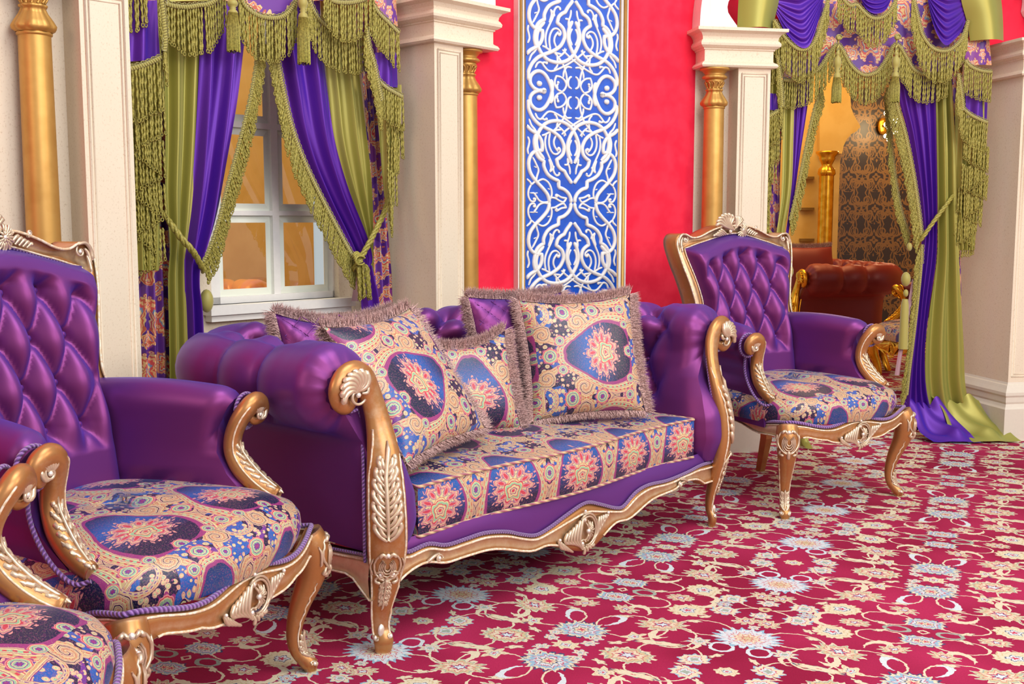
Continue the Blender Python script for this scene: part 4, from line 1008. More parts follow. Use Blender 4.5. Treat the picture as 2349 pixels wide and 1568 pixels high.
    t = thing('seat_cushion', 'long paisley brocade box cushion on the seat of the purple sofa', 'cushion', (SF.O[0], SF.O[1], 0), SF.rz)
    cu = g.o('cushion_cover', 'paisley', t, auto=50)
    g = G()
    for z, zz in ((z1, 1), (z0, 0)):
        line = [(-W_, .45, z+zz*.0), (-W_, .1, z)]+[(x, fy(x)-.003, z) for x in [lerp(-W_, W_, i/60) for i in range(61)]]+[(W_, .1, z), (W_, .45, z)]
        g.tube(resample(line, .012), .0048, 7, 1, None)
    g.o('piping', 'pipe2', cu)
    return root
SOFA = make_sofa()

# ---------------------------------------------------------------- scatter cushions
def brush(g, a, b, nrm_, length, side, n, lean=.5):
    """brush fringe along the edge a-b: fine blades pointing outwards"""
    a, b, nrm_, side = V3(a), V3(b), V3(nrm_), V3(side)
    e = (b-a).normalized()
    for i in range(n):
        t = random.random(); p = a.lerp(b, t)+side*random.uniform(-.006, .006)
        L = length*random.uniform(.6, 1.15); d = (nrm_+side*random.uniform(-.85, .85)+e*random.uniform(-.55, .55)).normalized()
        w = e*.0011+side*random.uniform(-.0006, .0006); m = p+d*L*.55; d2 = (d+V3((0, 0, -.25*random.random()))).normalized(); q = m+d2*L*.5
        k = len(g.v); g.v += [tuple(p-w), tuple(p+w), tuple(m+w), tuple(m-w), tuple(q)]; g.uv += [(0, 0)]*5
        g.f += [(k, k+1, k+2, k+3), (k+3, k+2, k+4)]
def make_pillow(label, size, thick, m, fringe_sides='tlrb', quilt=False, uvo=(0, 0), uvr=0., sag=0., seed=1):
    root = thing('scatter_cushion', label, 'cushion')
    random.seed(seed); h = size/2; N = 46; g = G(); cpin = .055
    def edge(u, v):         # square with slightly pinched sides
        return (u*h*(1-.07*(1-v*v)*abs(u)**3), v*h*(1-.07*(1-u*u)*abs(v)**3)-sag*(1-abs(u)**2)*max(v, 0)**2*h)
    for sd in (1, -1):
        rows, uvs = [], []
        for i in range(N+1):
            row, uv = [], []
            for j in range(N+1):
                u, v = -1+2*i/N, -1+2*j/N; x, z = edge(u, v)
                t = ((1-u**4)*(1-v**4)); t = max(t, 0)**.55*thick/2*(1-.12*(u*u+v*v))
                wr = .004*sin(7*u+3*v+seed)*sin(5*v-2*u)*(abs(u*v))
                if quilt and sd > 0:
                    a = (x+z)/.062; b = (x-z)/.062; t += -.006*(1-min(1, abs(sin(pi*a))*2.2))*.8-.006*(1-min(1, abs(sin(pi*b))*2.2))*.8
                row.append((x, -sd*(t+wr), z)); c_, s_ = cos(uvr), sin(uvr); uv.append((x*c_-z*s_+uvo[0], x*s_+z*c_+uvo[1]))
            rows.append(row); uvs.append(uv)
        g.grid(rows, False, False, uvs, sd < 0)
    cv = g.o('cover', m, root)
    g = G()
    def E(u, v): x, z = edge(u, v); return (x, 0, z)
    K = 14
    for c_ in fringe_sides:
        for i in range(K):
            t0, t1 = -1+2*i/K, -1+2*(i+1)/K
            a, b, nn = {'t': (E(t0, 1), E(t1, 1), (0, 0, 1)), 'b': (E(t0, -1), E(t1, -1), (0, 0, -1)), 'l': (E(-1, t0), E(-1, t1), (-1, 0, 0)), 'r': (E(1, t0), E(1, t1), (1, 0, 0))}[c_]
            brush(g, a, b, nn, .038 if c_ != 'b' else .026, (0, 1, 0), 170)
    g.o('brush_fringe', 'hair', root, smooth=False, kind='stuff')
    if quilt:
        g = G()
        for k in range(-6, 7):
            for sgn in (1, -1):
                pts = []
                for i in range(41):
                    w = lerp(-h*1.9, h*1.9, i/40); x = (k*.062+w)/2*1.0; z = sgn*(w-k*.062)/2
                    if abs(x) < h*.95 and abs(z) < h*.95:
                        u, v = x/h, z/h; t = max((1-u**4)*(1-v**4), 0)**.55*thick/2*(1-.12*(u*u+v*v)); pts.append((x, -t+.006, z))
                if len(pts) > 3: g.tube(pts, .0014, 5, 1, None)
        g.o('cord_lattice', 'purple', cv)
    return root
def pose(o, x, y, z, rz, lean, roll=0.):
    """placed in the sofa's frame; lean back about x, roll in the picture plane"""
    w = SF.world(x, y); o.rotation_mode = 'XYZ'
    m_ = Matrix.Rotation(SF.rz+rz, 4, 'Z') @ Matrix.Rotation(lean, 4, 'X') @ Matrix.Rotation(roll, 4, 'Y')
    o.rotation_euler = m_.to_euler('XYZ'); o.location = (w[0], w[1], z)
pose(make_pillow('purple quilted satin cushion with mauve fringe behind the leftmost paisley cushion', .40, .12, 'purple', 'tlr', True, sag=.12, seed=3), -.535, .455, 0.659, -.20, -.30, .03)
pose(make_pillow('purple quilted satin cushion with mauve fringe behind the big upright paisley cushion', .43, .12, 'purple', 'tlrb', True, seed=4), .235, .40, 0.659, -.15, -.22, .0)
pose(make_pillow('small sagging paisley cushion in the middle between two larger paisley cushions', .33, .13, 'paisley', 'tlrb', False, (.0, .165), .0, .22, seed=5), -.10, .36, 0.594, -.45, -.30, -.06)
pose(make_pillow('large paisley cushion slumped against the near rolled arm of the sofa', .45, .13, 'paisley', 'tlrb', False, (-.02, .16), 1.3, .04, seed=6), -.47, .24, 0.659, .22, -.62, -.06)
pose(make_pillow('large upright paisley cushion with mauve fringe at the right of the sofa seat', .42, .14, 'paisley', 'tlrb', False, (.0, .16), -1.57, .03, seed=8), .335, .22, 0.659, -.52, -.28, -.03)

# ---------------------------------------------------------------- armchairs in the room
def chair_at(o, x, y, rz, label):
    o.location = (x, y, 0); o.rotation_euler = (0, 0, R(rz)); o['label'] = label; o['group'] = 'purple and gilt armchairs around the sofa'
chair_at(ARM, 1.32, 4.254, 32, 'purple tufted armchair with paisley seat standing right of the sofa before the doorway')
c2 = dup(ARM); chair_at(c2, -.625, 2.36, 68.5, 'purple tufted armchair with paisley seat standing left of the sofa, its whole seat in view')
c3 = dup(ARM); chair_at(c3, -.715, 1.57, 90, 'nearest armchair cut off by the frame, showing a paisley seat corner and gilt arm support')

# ---------------------------------------------------------------- curtains
def xat(tab, y):
    return interp([(b, a) for a, b in tab], y)
def smooth_tab(tab, n=6): return cat_rom(tab, n)
def panel(seg, left, right, off, nf, amp, ny=56, nx=44, phase=0., bulge=0., skew=0., uvs=1., y0=None, y1=None):
    """a hanging cloth between two traced edges [(px, py)...] on the plane y=off, with nf folds"""
    left, right = smooth_tab(left), smooth_tab(right)
    y0 = max(left[0][1], right[0][1]) if y0 is None else y0; y1 = min(left[-1][1], right[-1][1]) if y1 is None else y1
    rows, uv = [], []
    for i in range(ny+1):
        y = lerp(y0, y1, i/ny); a, b = xat(left, y), xat(right, y); row, ru = [], []
        L_ = seg.at(a, y, off); R_ = seg.at(b, y, off); w = R_[0]-L_[0]
        for j in range(nx+1):
            t = j/nx; p = seg.at(lerp(a, b, t), y, off)
            f = cos(2*pi*(nf*t+phase+skew*i/ny))+.35*cos(2*pi*(nf*2.1*t+.3+phase)+2*i/ny)
            row.append((p[0], p[1]+amp*f*min(1, w/.10)-bulge*sin(pi*t), p[2])); ru.append((t*.30*uvs+.3*phase, p[2]*uvs))
        rows.append(row); uv.append(ru)
    return rows, uv
STR = []
def strand_template(n=5, seg_=22, r=.0058):
    v = []
    for i in range(seg_+1):
        t = i/seg_; a = i*.62; rr = r*(1 if 0 < i < seg_ else .75)
        for k in range(n):
            th = 2*pi*k/n; x, y = cos(th)*rr, sin(th)*rr*.58; v.append((x*cos(a)-y*sin(a), x*sin(a)+y*cos(a), -t))
    f = [(i*n+k, i*n+(k+1) % n, (i+1)*n+(k+1) % n, (i+1)*n+k) for i in range(seg_) for k in range(n)]
    # a loop at the end of the cord
    b = len(v); m = 7
    for i in range(m):
        a = pi/2+2*pi*i/m; cx_, cz_ = cos(a)*.0050, sin(a)*.0065
        for k in range(3):
            th = 2*pi*k/3; v.append((cx_*(1+.45*cos(th)), sin(th)*.0025, -1-100+(cz_*(1+.45*cos(th))-.0065)))
    f += [(b+i*3+k, b+((i+1) % m)*3+k, b+((i+1) % m)*3+(k+1) % 3, b+i*3+(k+1) % 3) for i in range(m) for k in range(3)]
    return v, f
TV, TF = strand_template()
def bullion(g, pts, L, sp=.0122, jit=.004, sw=0.):
    """hang twisted cords from the line pts (wall frame); L: length or function of 0..1"""
    P = resample(pts, sp); m = len(P)
    for i, p in enumerate(P):
        l = (L(i/max(m-1, 1)) if callable(L) else L)*random.uniform(.96, 1.03); b = len(g.v)
        jx, jy = random.uniform(-.001, .001), random.uniform(-jit, jit)*.6; a = random.random()*6; ca, sa = cos(a), sin(a); lean = random.uniform(-.006, .006)+sw
        for (x, y, z) in TV:
            if z < -50: z_ = -l+(z+101); t = 1.; xx, yy = x, y
            else: z_ = z*l; t = -z; xx, yy = x*ca-y*sa, x*sa+y*ca
            g.v.append((p.x+jx+xx+lean*t, p.y+jy+yy, p.z+z_)); g.uv.append((0, 0))
        g.f += [tuple(b+k for k in q) for q in TF]
def braid_line(g, pts, w=.0085):
    P = resample(pts, .006)
    g.tube([(p.x, p.y-.004, p.z) for p in P], w, 8, .55, (0, 1, 0))
    n = len(P); out = []
    for i, p in enumerate(P):
        t = (P[min(i+1, n-1)]-P[max(i-1, 0)]).normalized(); nn = V3((-t.z, 0, t.x)); nn = nn if nn.z > 0 else -nn
        out.append(tuple(p+nn*(w*.9+.005*abs(sin(i*.9)))+V3((0, -.006, 0))))
    g.tube(out, .0022, 5, 1, (0, 1, 0))
def fringe(parent, seg, px, off, L, name='bullion_fringe', w=.0085, sp=.0122, sw=0., smooth_=True):
    pts = [seg.at(x, y, off) for x, y in (cat_rom(px, 5) if smooth_ and len(px) > 2 else px)]
    g = G(); bullion(g, pts, L, sp, .004, sw); f = g.o(name, 'fringe', parent, kind='stuff')
    g = G(); braid_line(g, pts, w); g.o('braid', 'braid', parent)
    return f
def tassel(parent, seg, px, ytop, yhead, yskirt, yend, off, wid=.020):
    tp = seg.at(px, ytop, off); hd = seg.at(px, yhead, off); sk = seg.at(px, yskirt, off); en = seg.at(px, yend, off)
    t = bpy.data.objects.new('tassel', None); col.objects.link(t); t.parent = parent; t.location = (hd[0], off, 0)
    h = hd[2]-sk[2]; g = G()
    g.lathe([(.0, hd[2]), (wid*.45, hd[2]-.04*h), (wid*.5, hd[2]-.12*h), (wid*.3, hd[2]-.16*h), (wid*.75, hd[2]-.28*h), (wid*.92, hd[2]-.42*h), (wid*.8, hd[2]-.58*h), (wid*.45, hd[2]-.70*h), (wid*.60, hd[2]-.76*h), (wid*.45, hd[2]-.82*h), (wid*.70, hd[2]-.90*h), (wid*.86, hd[2]-1.0*h), (wid*.80, hd[2]-1.06*h)], 0, 0, 24); g.o('tassel_head', 'braid', t)
    g = G()
    for k in range(30):
        a = 2*pi*k/30; r0, r1 = wid*.72, wid*random.uniform(1.0, 1.12)
        g.tube([(r0*cos(a), r0*sin(a), sk[2]), (r1*.95*cos(a), r1*.95*sin(a), lerp(sk[2], en[2], .4)), (r1*cos(a), r1*sin(a), en[2]+random.uniform(-.004, .004))], .0021, 5, 1, (0, 1, 0))
    g.lathe([(wid*.6, sk[2]), (wid*.9, lerp(sk[2], en[2], .5)), (wid*.9, en[2]+.006)], 0, 0, 16); g.o('tassel_skirt', 'fringe', t, kind='stuff')
    if ytop < yhead:
        g = G(); g.tube([(0, 0, tp[2]), (0, 0, hd[2]-.01)], .005, 8, 1, (0, 1, 0)); g.ball((0, -.004, tp[2]), .016, 6, 1, .6, 1)
        for k in range(3): g.tube([(.013*cos(a+k), -.012, tp[2]+.013*sin(a+k)*.8) for a in [lerp(0, 5, i/10) for i in range(11)]], .004, 5, 1, None)
        g.o('cord_knot', 'rope', t)
    return t
def rope(parent, seg, px, off, r=.011, name='tieback_rope'):
    pts = [seg.at(x, y, off+(o if len(q) > 2 else 0)) for q in px for x, y, o in [(q[0], q[1], q[2] if len(q) > 2 else 0)]]
    P = resample(cat_rom(pts, 6), .006); g = G()
    for ph in (0, 2*pi/3, 4*pi/3):
        out = []
        for i, p in enumerate(P):
            t = (P[min(i+1, len(P)-1)]-P[max(i-1, 0)]).normalized(); e = V3((0, 1, 0)); w = t.cross(e); a = ph+i*.42
            out.append(tuple(p+(e*cos(a)+w*sin(a))*r*.55))
        g.tube(out, r*.62, 6, 1, None)
    return g.o(name, 'fringe', parent)
def cascade(parent, seg, rows, off, sp=.0122):
    for i, (x0, y0, x1, y1, L) in enumerate(rows):
        o_ = off-.009*(len(rows)-i); pts = [seg.at(x0, y0, o_), seg.at((x0+x1)/2, (y0+y1)/2+1, o_-.008), seg.at(x1, y1, o_)]
        g = G(); bullion(g, pts, L, sp, .006); g.o('bullion_fringe', 'fringe', parent, kind='stuff')

def add_panel(parent, name, m, *a, **k):
    rows, uv = panel(*a, **k); g = G(); g.grid(rows, uv=uv); return g.o(name, m, parent)

# --- window curtain, left drape
CO = .20
t = thing('curtain', 'olive and purple drape tied back left of the window, green stripe against the marble pier', 'curtain', (SA.O[0], SA.O[1], 0), SA.rz, 'window drapes')
add_panel(t, 'print_lining', 'print', SA, [(300, 0), (318, 400), (322, 900)], [(372, 0), (380, 450), (392, 700), (400, 900)], CO+.07, 3.5, .014)
add_panel(t, 'green_stripe', 'green', SA, [(366, 0), (370, 100), (376, 280), (377, 440), (388, 560), (384, 640), (386, 760), (388, 900)], [(466, 0), (463, 100), (458, 220), (449, 400), (434, 540), (428, 590), (430, 700), (436, 900)], CO+.01, 2.2, .016, phase=.55, skew=.1)
add_panel(t, 'purple_stripe', 'velvet', SA, [(462, 0), (459, 100), (455, 220), (446, 400), (432, 540), (427, 600), (429, 700), (434, 900)], [(572, 0), (566, 60), (562, 110), (549, 230), (528, 360), (505, 490), (482, 570), (466, 612), (464, 660), (472, 720), (478, 900)], CO-.01, 2.0, .022, phase=.2, skew=-.15)
fringe(t, SA, [(596, 60), (590, 120), (578, 200), (560, 280), (542, 350), (520, 430), (500, 510), (482, 565), (466, 600)], CO-.03, lambda t: .070, 'leading_edge_fringe', .005, .0080, .022)
rope(t, SA, [(372, 485, .03), (390, 510, -.03), (415, 545, -.055), (445, 580, -.06), (468, 622, -.02)], CO)
tb = bpy.data.objects.new('tassel_ball', None)
bpy.data.objects.remove(tb)
g = G(); q = SA.at(474, 690, CO+.03); g.ball(q, .036, 8, .7, .7, 1.2); g.o('tieback_ball', 'braid', t)

# --- window curtain, right drape
t = thing('curtain', 'purple and olive drape swept back right of the window with slanting bullion edge', 'curtain', (SA.O[0], SA.O[1], 0), SA.rz, 'window drapes')
add_panel(t, 'print_lining', 'print', SA, [(808, 0), (820, 100), (835, 250), (845, 450), (850, 620), (858, 760)], [(866, 0), (872, 200), (880, 400), (892, 560), (898, 640), (900, 760)], CO+.06, 3., .016, phase=.3)
add_panel(t, 'green_stripe', 'green', SA, [(738, 0), (744, 100), (757, 220), (770, 330), (800, 440), (838, 540), (848, 590), (852, 700)], [(812, 0), (816, 100), (832, 250), (846, 380), (853, 500), (856, 590), (858, 700)], CO+.015, 2.2, .018, phase=.1, skew=.1)
add_panel(t, 'purple_stripe', 'velvet', SA, [(604, 0), (620, 100), (643, 205), (662, 290), (690, 370), (730, 450), (775, 530), (808, 590), (824, 612)], [(742, 0), (748, 100), (760, 220), (774, 330), (802, 440), (838, 540), (850, 590), (846, 612)], CO-.01, 2.3, .022, phase=.65, skew=.5)
add_panel(t, 'lower_purple_tail', 'velvet', SA, [(824, 608), (826, 640), (830, 690), (836, 760)], [(850, 608), (856, 640), (866, 690), (870, 760)], CO-.005, 1.5, .014, phase=.1)
add_panel(t, 'lining_edge', 'lining', SA, [(614, 100), (640, 200), (660, 290), (686, 370), (724, 450), (768, 530), (800, 590), (812, 640), (806, 690)], [(628, 100), (652, 205), (672, 290), (702, 370), (742, 450), (786, 530), (820, 590), (828, 640), (822, 690)], CO+.02, .5, .0, bulge=.01)
fringe(t, SA, [(622, 60), (634, 130), (648, 205), (666, 285), (692, 360), (724, 430), (760, 500), (792, 560), (818, 606)], CO-.035, lambda t: .088, 'leading_edge_fringe', .009, .0080, -.016)
rope(t, SA, [(896, 430, .02), (884, 480, -.02), (866, 520, -.05), (842, 566, -.07), (822, 600, -.07), (812, 618, -.04), (828, 624, -.01)], CO)
g = G()
for k in range(4):
    q = SA.at(818+3*k, 585+4*k, CO-.07-.006*k); g.tube([(q[0]+(.016+.003*k)*cos(a), q[1], q[2]+(.012+.002*k)*sin(a)) for a in [lerp(.5, 5.6, i/12) for i in range(13)]], .0045, 6, 1, (0, 1, 0))
g.o('rope_knot', 'fringe', t)
g = G(); pts = [SA.at(x, y, CO-.07) for x, y in ((818, 612), (826, 606), (836, 604), (846, 612))]; bullion(g, pts, .125, .0055, .014, .01); g.o('tie_tassel', 'fringe', t, kind='stuff')

# --- valance over the window
t = thing('valance', 'purple print valance over the window with olive swags, bullion fringe and tassels', 'valance', (SA.O[0], SA.O[1], 0), SA.rz)
VO = CO-.07
add_panel(t, 'print_ground', 'print', SA, [(300, -60), (300, 60)], [(915, -60), (915, 60)], VO+.03, 8, .008, ny=10, nx=90, y0=-60, y1=2)
g = G(); xs = [540, 560, 580, 607, 640, 670, 695]; ys = [-10, 15, 30, 38, 38, 12, -10]
g.grid([[SA.at(x, -20, VO+.01), SA.at(x, max(y, -19), VO+.01)] for x, y in zip(xs, ys)], uv=[[(x/600, .3), (x/600, .36)] for x in xs]); g.o('print_scallop', 'print', t)
fringe(t, SA, [(378, 8), (400, 14), (430, 16), (455, 12), (480, 8), (515, -14)], VO, lambda t: .105+.055*sin(pi*t))
fringe(t, SA, [(548, -14), (560, 12), (580, 30), (607, 40), (640, 40), (662, 26), (680, -2)], VO-.01, lambda t: .13+.02*sin(pi*t))
fringe(t, SA, [(704, -14), (716, 20), (734, 48), (758, 66), (790, 80), (826, 84), (846, 70)], VO, lambda t: .125+.01*sin(pi*t))
fringe(t, SA, [(744, -20), (752, -6), (768, 4), (800, 6), (830, 0), (856, -14)], VO-.05, lambda t: .085+.055*sin(pi*t))
add_panel(t, 'green_swag', 'green', SA, [(744, -40), (752, -4)], [(862, -40), (856, -4)], VO-.03, .5, 0, bulge=.03, ny=8, nx=20)
add_panel(t, 'green_swag', 'green', SA, [(380, -40), (384, 10)], [(520, -40), (512, 4)], VO+.01, .5, 0, bulge=.02, ny=8, nx=20)
tassel(t, SA, 533, -30, -8, 28, 118, VO-.06, .021)
tassel(t, SA, 694, -30, -18, 38, 146, VO-.06, .021)
# --- jabots (stepped tails) either side of the window
t = thing('jabot', 'stepped tail of bullion rows against the marble pier left of the window', 'curtain', (SA.O[0], SA.O[1], 0), SA.rz, 'window tails')
add_panel(t, 'green_tail', 'green', SA, [(296, -20), (306, 300), (318, 640)], [(372, -20), (374, 300), (372, 420), (368, 620)], VO+.035, 3, .01)
add_panel(t, 'purple_patch', 'velvet', SA, [(296, 0), (298, 150)], [(362, 0), (370, 140)], VO+.0, 1.2, .012, nx=20, ny=20)
fringe(t, SA, [(292, -32), (312, -34), (334, -50)], VO-.03, .135)
fringe(t, SA, [(366, -30), (374, 40), (378, 90), (376, 118)], VO-.05, .10, sp=.010)
fringe(t, SA, [(296, 158), (325, 150), (350, 140), (372, 130)], VO-.035, .165)
ROWS = []
yy = 238
for k in range(7):
    sl = (-16, 24)[k % 2]; xl = 300+2.2*k; xr = 374-(12 if k % 2 else 0)
    ROWS.append((xl, yy-sl, xr, yy+sl, .118-.002*k)); yy += 50
cascade(t, SA, ROWS, VO+.05)
t = thing('jabot', 'stepped tail of bullion rows hanging right of the window beside the pier', 'curtain', (SA.O[0], SA.O[1], 0), SA.rz, 'window tails')
add_panel(t, 'print_top', 'print', SA, [(858, -30), (862, 60)], [(906, -30), (914, 80)], VO, .7, .01, nx=20, ny=12)
add_panel(t, 'purple_patch', 'velvet', SA, [(862, 95), (866, 150), (868, 200)], [(912, 120), (916, 180), (920, 222)], VO+.01, 1.1, .012, nx=20, ny=16)
add_panel(t, 'green_tail', 'green', SA, [(862, 195), (872, 300), (880, 420), (886, 470)], [(914, 195), (912, 300), (900, 420), (892, 470)], VO+.03, 1.5, .014, nx=24)
fringe(t, SA, [(848, 0), (866, 28), (888, 50), (914, 76)], VO-.03, lambda t: .12+.02*t)
fringe(t, SA, [(838, 60), (846, 110), (858, 150), (866, 190), (874, 230)], VO-.04, lambda t: .11, sp=.010)
fringe(t, SA, [(866, 184), (884, 200), (904, 212), (922, 222)], VO-.03, lambda t: .125)
cascade(t, SA, [(893, 430, 900, 470, .12), (890, 385, 908, 400, .12), (893, 330, 915, 318, .13), (886, 270, 922, 285, .13)], VO+.01)

# --- doorway curtains
DO = .17
t = thing('curtain', 'olive and purple drape left of the doorway behind the armchair back', 'curtain', (SCc.O[0], SCc.O[1], 0), SCc.rz, 'doorway drapes')
add_panel(t, 'print_lining', 'print', SCc, [(1752, 200), (1758, 500), (1770, 760), (1790, 1000)], [(1800, 200), (1790, 420), (1792, 620), (1800, 1000)], DO+.05, 3, .012, phase=.2)
add_panel(t, 'green_stripe', 'green', SCc, [(1796, 150), (1794, 300), (1791, 450), (1778, 560), (1776, 700), (1790, 860), (1800, 985)], [(1826, 150), (1822, 300), (1817, 430), (1800, 540), (1806, 640), (1812, 760), (1830, 900), (1846, 985)], DO, 1.4, .014, phase=.4)
add_panel(t, 'purple_stripe', 'velvet', SCc, [(1822, 150), (1821, 300), (1817, 420), (1802, 540), (1800, 560)], [(1866, 150), (1850, 260), (1836, 350), (1822, 450), (1808, 540), (1804, 560)], DO-.01, 2.2, .012, phase=.1)
fringe(t, SCc, [(1884, 200), (1868, 250), (1850, 330), (1836, 400), (1824, 455), (1812, 505)], DO-.03, .06, 'leading_edge_fringe', .006, .0085, .018)
rope(t, SCc, [(1746, 505, .0), (1762, 530, -.04), (1786, 552, -.05), (1804, 560, -.02), (1806, 600, -.03)], DO, .010)
g = G()
for yy, r_ in ((622, .038), (664, .024)):
    q = SCc.at(1806, yy, DO-.05); g.ball(q, r_, 7, .8, .8, 1.1)
q = SCc.at(1806, 690, DO-.05); e = SCc.at(1806, 760, DO-.05); g.lathe([(.02, q[2]+.01), (.024, q[2]-.02), (.028, e[2])], q[0], q[1], 20); g.o('tie_tassel', 'braid', t, kind='stuff')
# tail on the carpet
g = G(); rows = []
for i in range(14):
    a = i/13; q = SCc.at(1800+48*a, 985, DO-.02-.10*a); rows.append([(q[0]+.02*sin(6*a), q[1]-.10*b, max(.006, .11*(1-b)**1.5*(1+.3*sin(9*a))*(1-.3*a)+.012*abs(sin(8*b+5*a)))) for b in [k/9 for k in range(10)]])
g.grid(rows); g.o('floor_tail', 'green', t)

t = thing('curtain', 'long purple and olive drape right of the doorway pooling on the carpet', 'curtain', (SCc.O[0], SCc.O[1], 0), SCc.rz, 'doorway drapes')
add_panel(t, 'purple_stripe', 'velvet', SCc, [(2050, 150), (2066, 237), (2085, 310), (2104, 420), (2116, 530), (2112, 580), (2104, 650), (2096, 760), (2084, 860), (2076, 950), (2090, 985)], [(2140, 150), (2142, 230), (2145, 382), (2147, 516), (2144, 600), (2130, 700), (2120, 800), (2122, 890), (2140, 950), (2180, 985)], DO-.01, 3.4, .014, phase=.1, ny=90)
add_panel(t, 'green_stripe', 'green', SCc, [(2140, 150), (2142, 230), (2145, 382), (2147, 516), (2144, 600), (2130, 700), (2120, 800), (2122, 890), (2136, 950), (2170, 985)], [(2178, 150), (2182, 230), (2188, 344), (2190, 450), (2194, 560), (2202, 700), (2208, 800), (2212, 880), (2226, 940), (2250, 980)], DO-.015, 2.1, .022, phase=.35, ny=90, skew=.3)
add_panel(t, 'print_lining', 'print', SCc, [(2176, 150), (2186, 500), (2192, 900)], [(2200, 150), (2204, 560), (2214, 900), (2222, 960)], DO+.05, 2, .012)
add_panel(t, 'lining_edge', 'lining', SCc, [(2052, 860), (2062, 800), (2078, 720), (2092, 640)][::-1], [(2062, 870), (2072, 800), (2090, 720), (2104, 640)][::-1], DO-.02, .5, 0, bulge=.01, nx=8, ny=20)
fringe(t, SCc, [(2046, 180), (2056, 240), (2076, 310), (2094, 400), (2106, 480), (2113, 540)], DO-.04, .08, 'leading_edge_fringe', .009, .0080, -.024)
fringe(t, SCc, [(2036, 200), (2042, 300), (2052, 400), (2066, 480), (2086, 540)], DO+.02, .05, 'leading_edge_fringe', .004, .0095, -.01)
fringe(t, SCc, [(2114, 560), (2112, 620), (2104, 700), (2096, 770), (2086, 850), (2080, 905)], DO-.04, .08, 'leading_edge_fringe', .007, .0085, -.03)
rope(t, SCc, [(2098, 562, .0), (2114, 548, -.05), (2132, 522, -.06), (2152, 494, -.06), (2172, 468, -.05), (2192, 440, .0)], DO, .010)
g = G()
for yy, r_ in ((566, .020), (640, .034), (672, .018)):
    q = SCc.at(2086 if yy < 600 else 2078, yy, DO-.03); g.ball(q, r_, 7, .7, .7, 1.1)
q = SCc.at(2076, 690, DO-.03); e = SCc.at(2068, 800, DO-.03); g.lathe([(.014, q[2]+.01), (.020, q[2]-.02), (.024, e[2])], q[0], q[1], 20); g.o('tie_tassel', 'braid', t, kind='stuff')
# pooled hem
def pool(name, m, xa, xb, ya, yb, hh, ph):
    rows = []
    for i in range(33):
        a = i/32; rows.append([])
        for k in range(19):
            b = k/18; x = lerp(xa[0], xb[0], a)*(1-b)+lerp(xa[1], xb[1], a)*b; y = lerp(lerp(ya[0], yb[0], a), lerp(ya[1], yb[1], a), b)
            z = hh*(1-b)**2.2+(.040*(.5+.5*sin(2.6*pi*a+3.2*b+ph))+.022*(.5+.5*sin(5*pi*a-4*b+ph*2))+.020*(.5+.5*sin(2.2*pi*b+2.5*a)))*min(1, (1-b)*3.5+.12)*(1-.25*b)+.006
            rows[-1].append((x+.012*sin(7*b+5*a), y, z))
    g = G(); g.grid(rows); return g.o(name, m, t)
p1 = SCc.at(2078, 955, DO-.02); p2 = SCc.at(2150, 960, DO-.02); p3 = SCc.at(2250, 965, DO-.02)
pool('pooled_purple', 'velvet', (p1[0]-.0, p1[0]+.05), (p2[0]+.03, p2[0]+.12), (DO-.0, -.02), (DO-.02, -.07), .13, .3)
pool('pooled_green', 'green', (p2[0]-.03, p2[0]+.04), (p3[0]-.02, p3[0]+.08), (DO+.0, -.06), (DO-.04, -.085), .14, 1.1)

# --- valance over the doorway
t = thing('valance', 'printed valance over the doorway with three purple swags, olive bullion fringe and tassels', 'valance', (SCc.O[0], SCc.O[1], 0), SCc.rz)
VO = DO-.06
def c3(L): return [(1500+x/2.614, y/2.614) for x, y in L]
bot = c3([(745, 440), (790, 485), (850, 478), (900, 462), (960, 430), (1000, 400), (1045, 330), (1080, 280), (1095, 268), (1120, 285), (1150, 340), (1180, 392), (1225, 435), (1270, 452), (1320, 440), (1350, 418), (1400, 345), (1430, 285), (1450, 262), (1480, 290), (1515, 350), (1550, 410), (1595, 440), (1640, 450), (1720, 440), (1790, 400), (1890, 380)])
g = G(); bs = cat_rom(bot, 3); n = 26
rows, uvs = [], []
for x, y in bs:
    rows.append([SCc.at(x, lerp(-70, y, k/n), VO+.03+.004*sin(x*.12)) for k in range(n+1)]); uvs.append([(x/470, lerp(-70, y, k/n)/470) for k in range(n+1)])
g.grid(rows, uv=uvs, flip=True); g.o('print_ground', 'print', t)
fringe(t, SCc, c3([(775, 478), (830, 484), (900, 462), (960, 430), (1000, 400), (1045, 330), (1080, 280), (1095, 268)]), VO, lambda t: .12+.01*sin(pi*t))
fringe(t, SCc, c3([(1100, 268), (1120, 285), (1150, 340), (1180, 392), (1225, 435), (1270, 452), (1320, 440), (1350, 418), (1400, 345), (1430, 285), (1448, 264)]), VO, lambda t: .12+.01*sin(pi*t))
fringe(t, SCc, c3([(1455, 264), (1480, 290), (1515, 350), (1550, 410), (1595, 440), (1640, 450), (1720, 440), (1770, 410)]), VO, lambda t: .12+.01*sin(pi*t))
def swag(parent, top, bottom, name='purple_swag', off=VO, nf=6, m='velvet', dep=.05):
    tc = cat_rom(top, 6); bc = cat_rom(bottom, 6); n = 34; T = resample([(x, 0, y) for x, y in tc], n=n); B = resample([(x, 0, y) for x, y in bc], n=n); rows, uvs = [], []
    for i in range(n):
        row, ru = [], []
        for k in range(29):
            s = k/28; w = sin(pi*i/(n-1)); p = T[i].lerp(B[i], s**.9); row.append(SCc.at(p.x, p.z, off-dep*w*(.3+.7*s)-.011*w*cos(2*pi*nf*s+.8*sin(3*i/n)))); ru.append((i/n*.4, s*.3))
        rows.append(row); uvs.append(ru)
    g = G(); g.grid(rows, uv=uvs, flip=True); return g.o(name, m, parent)
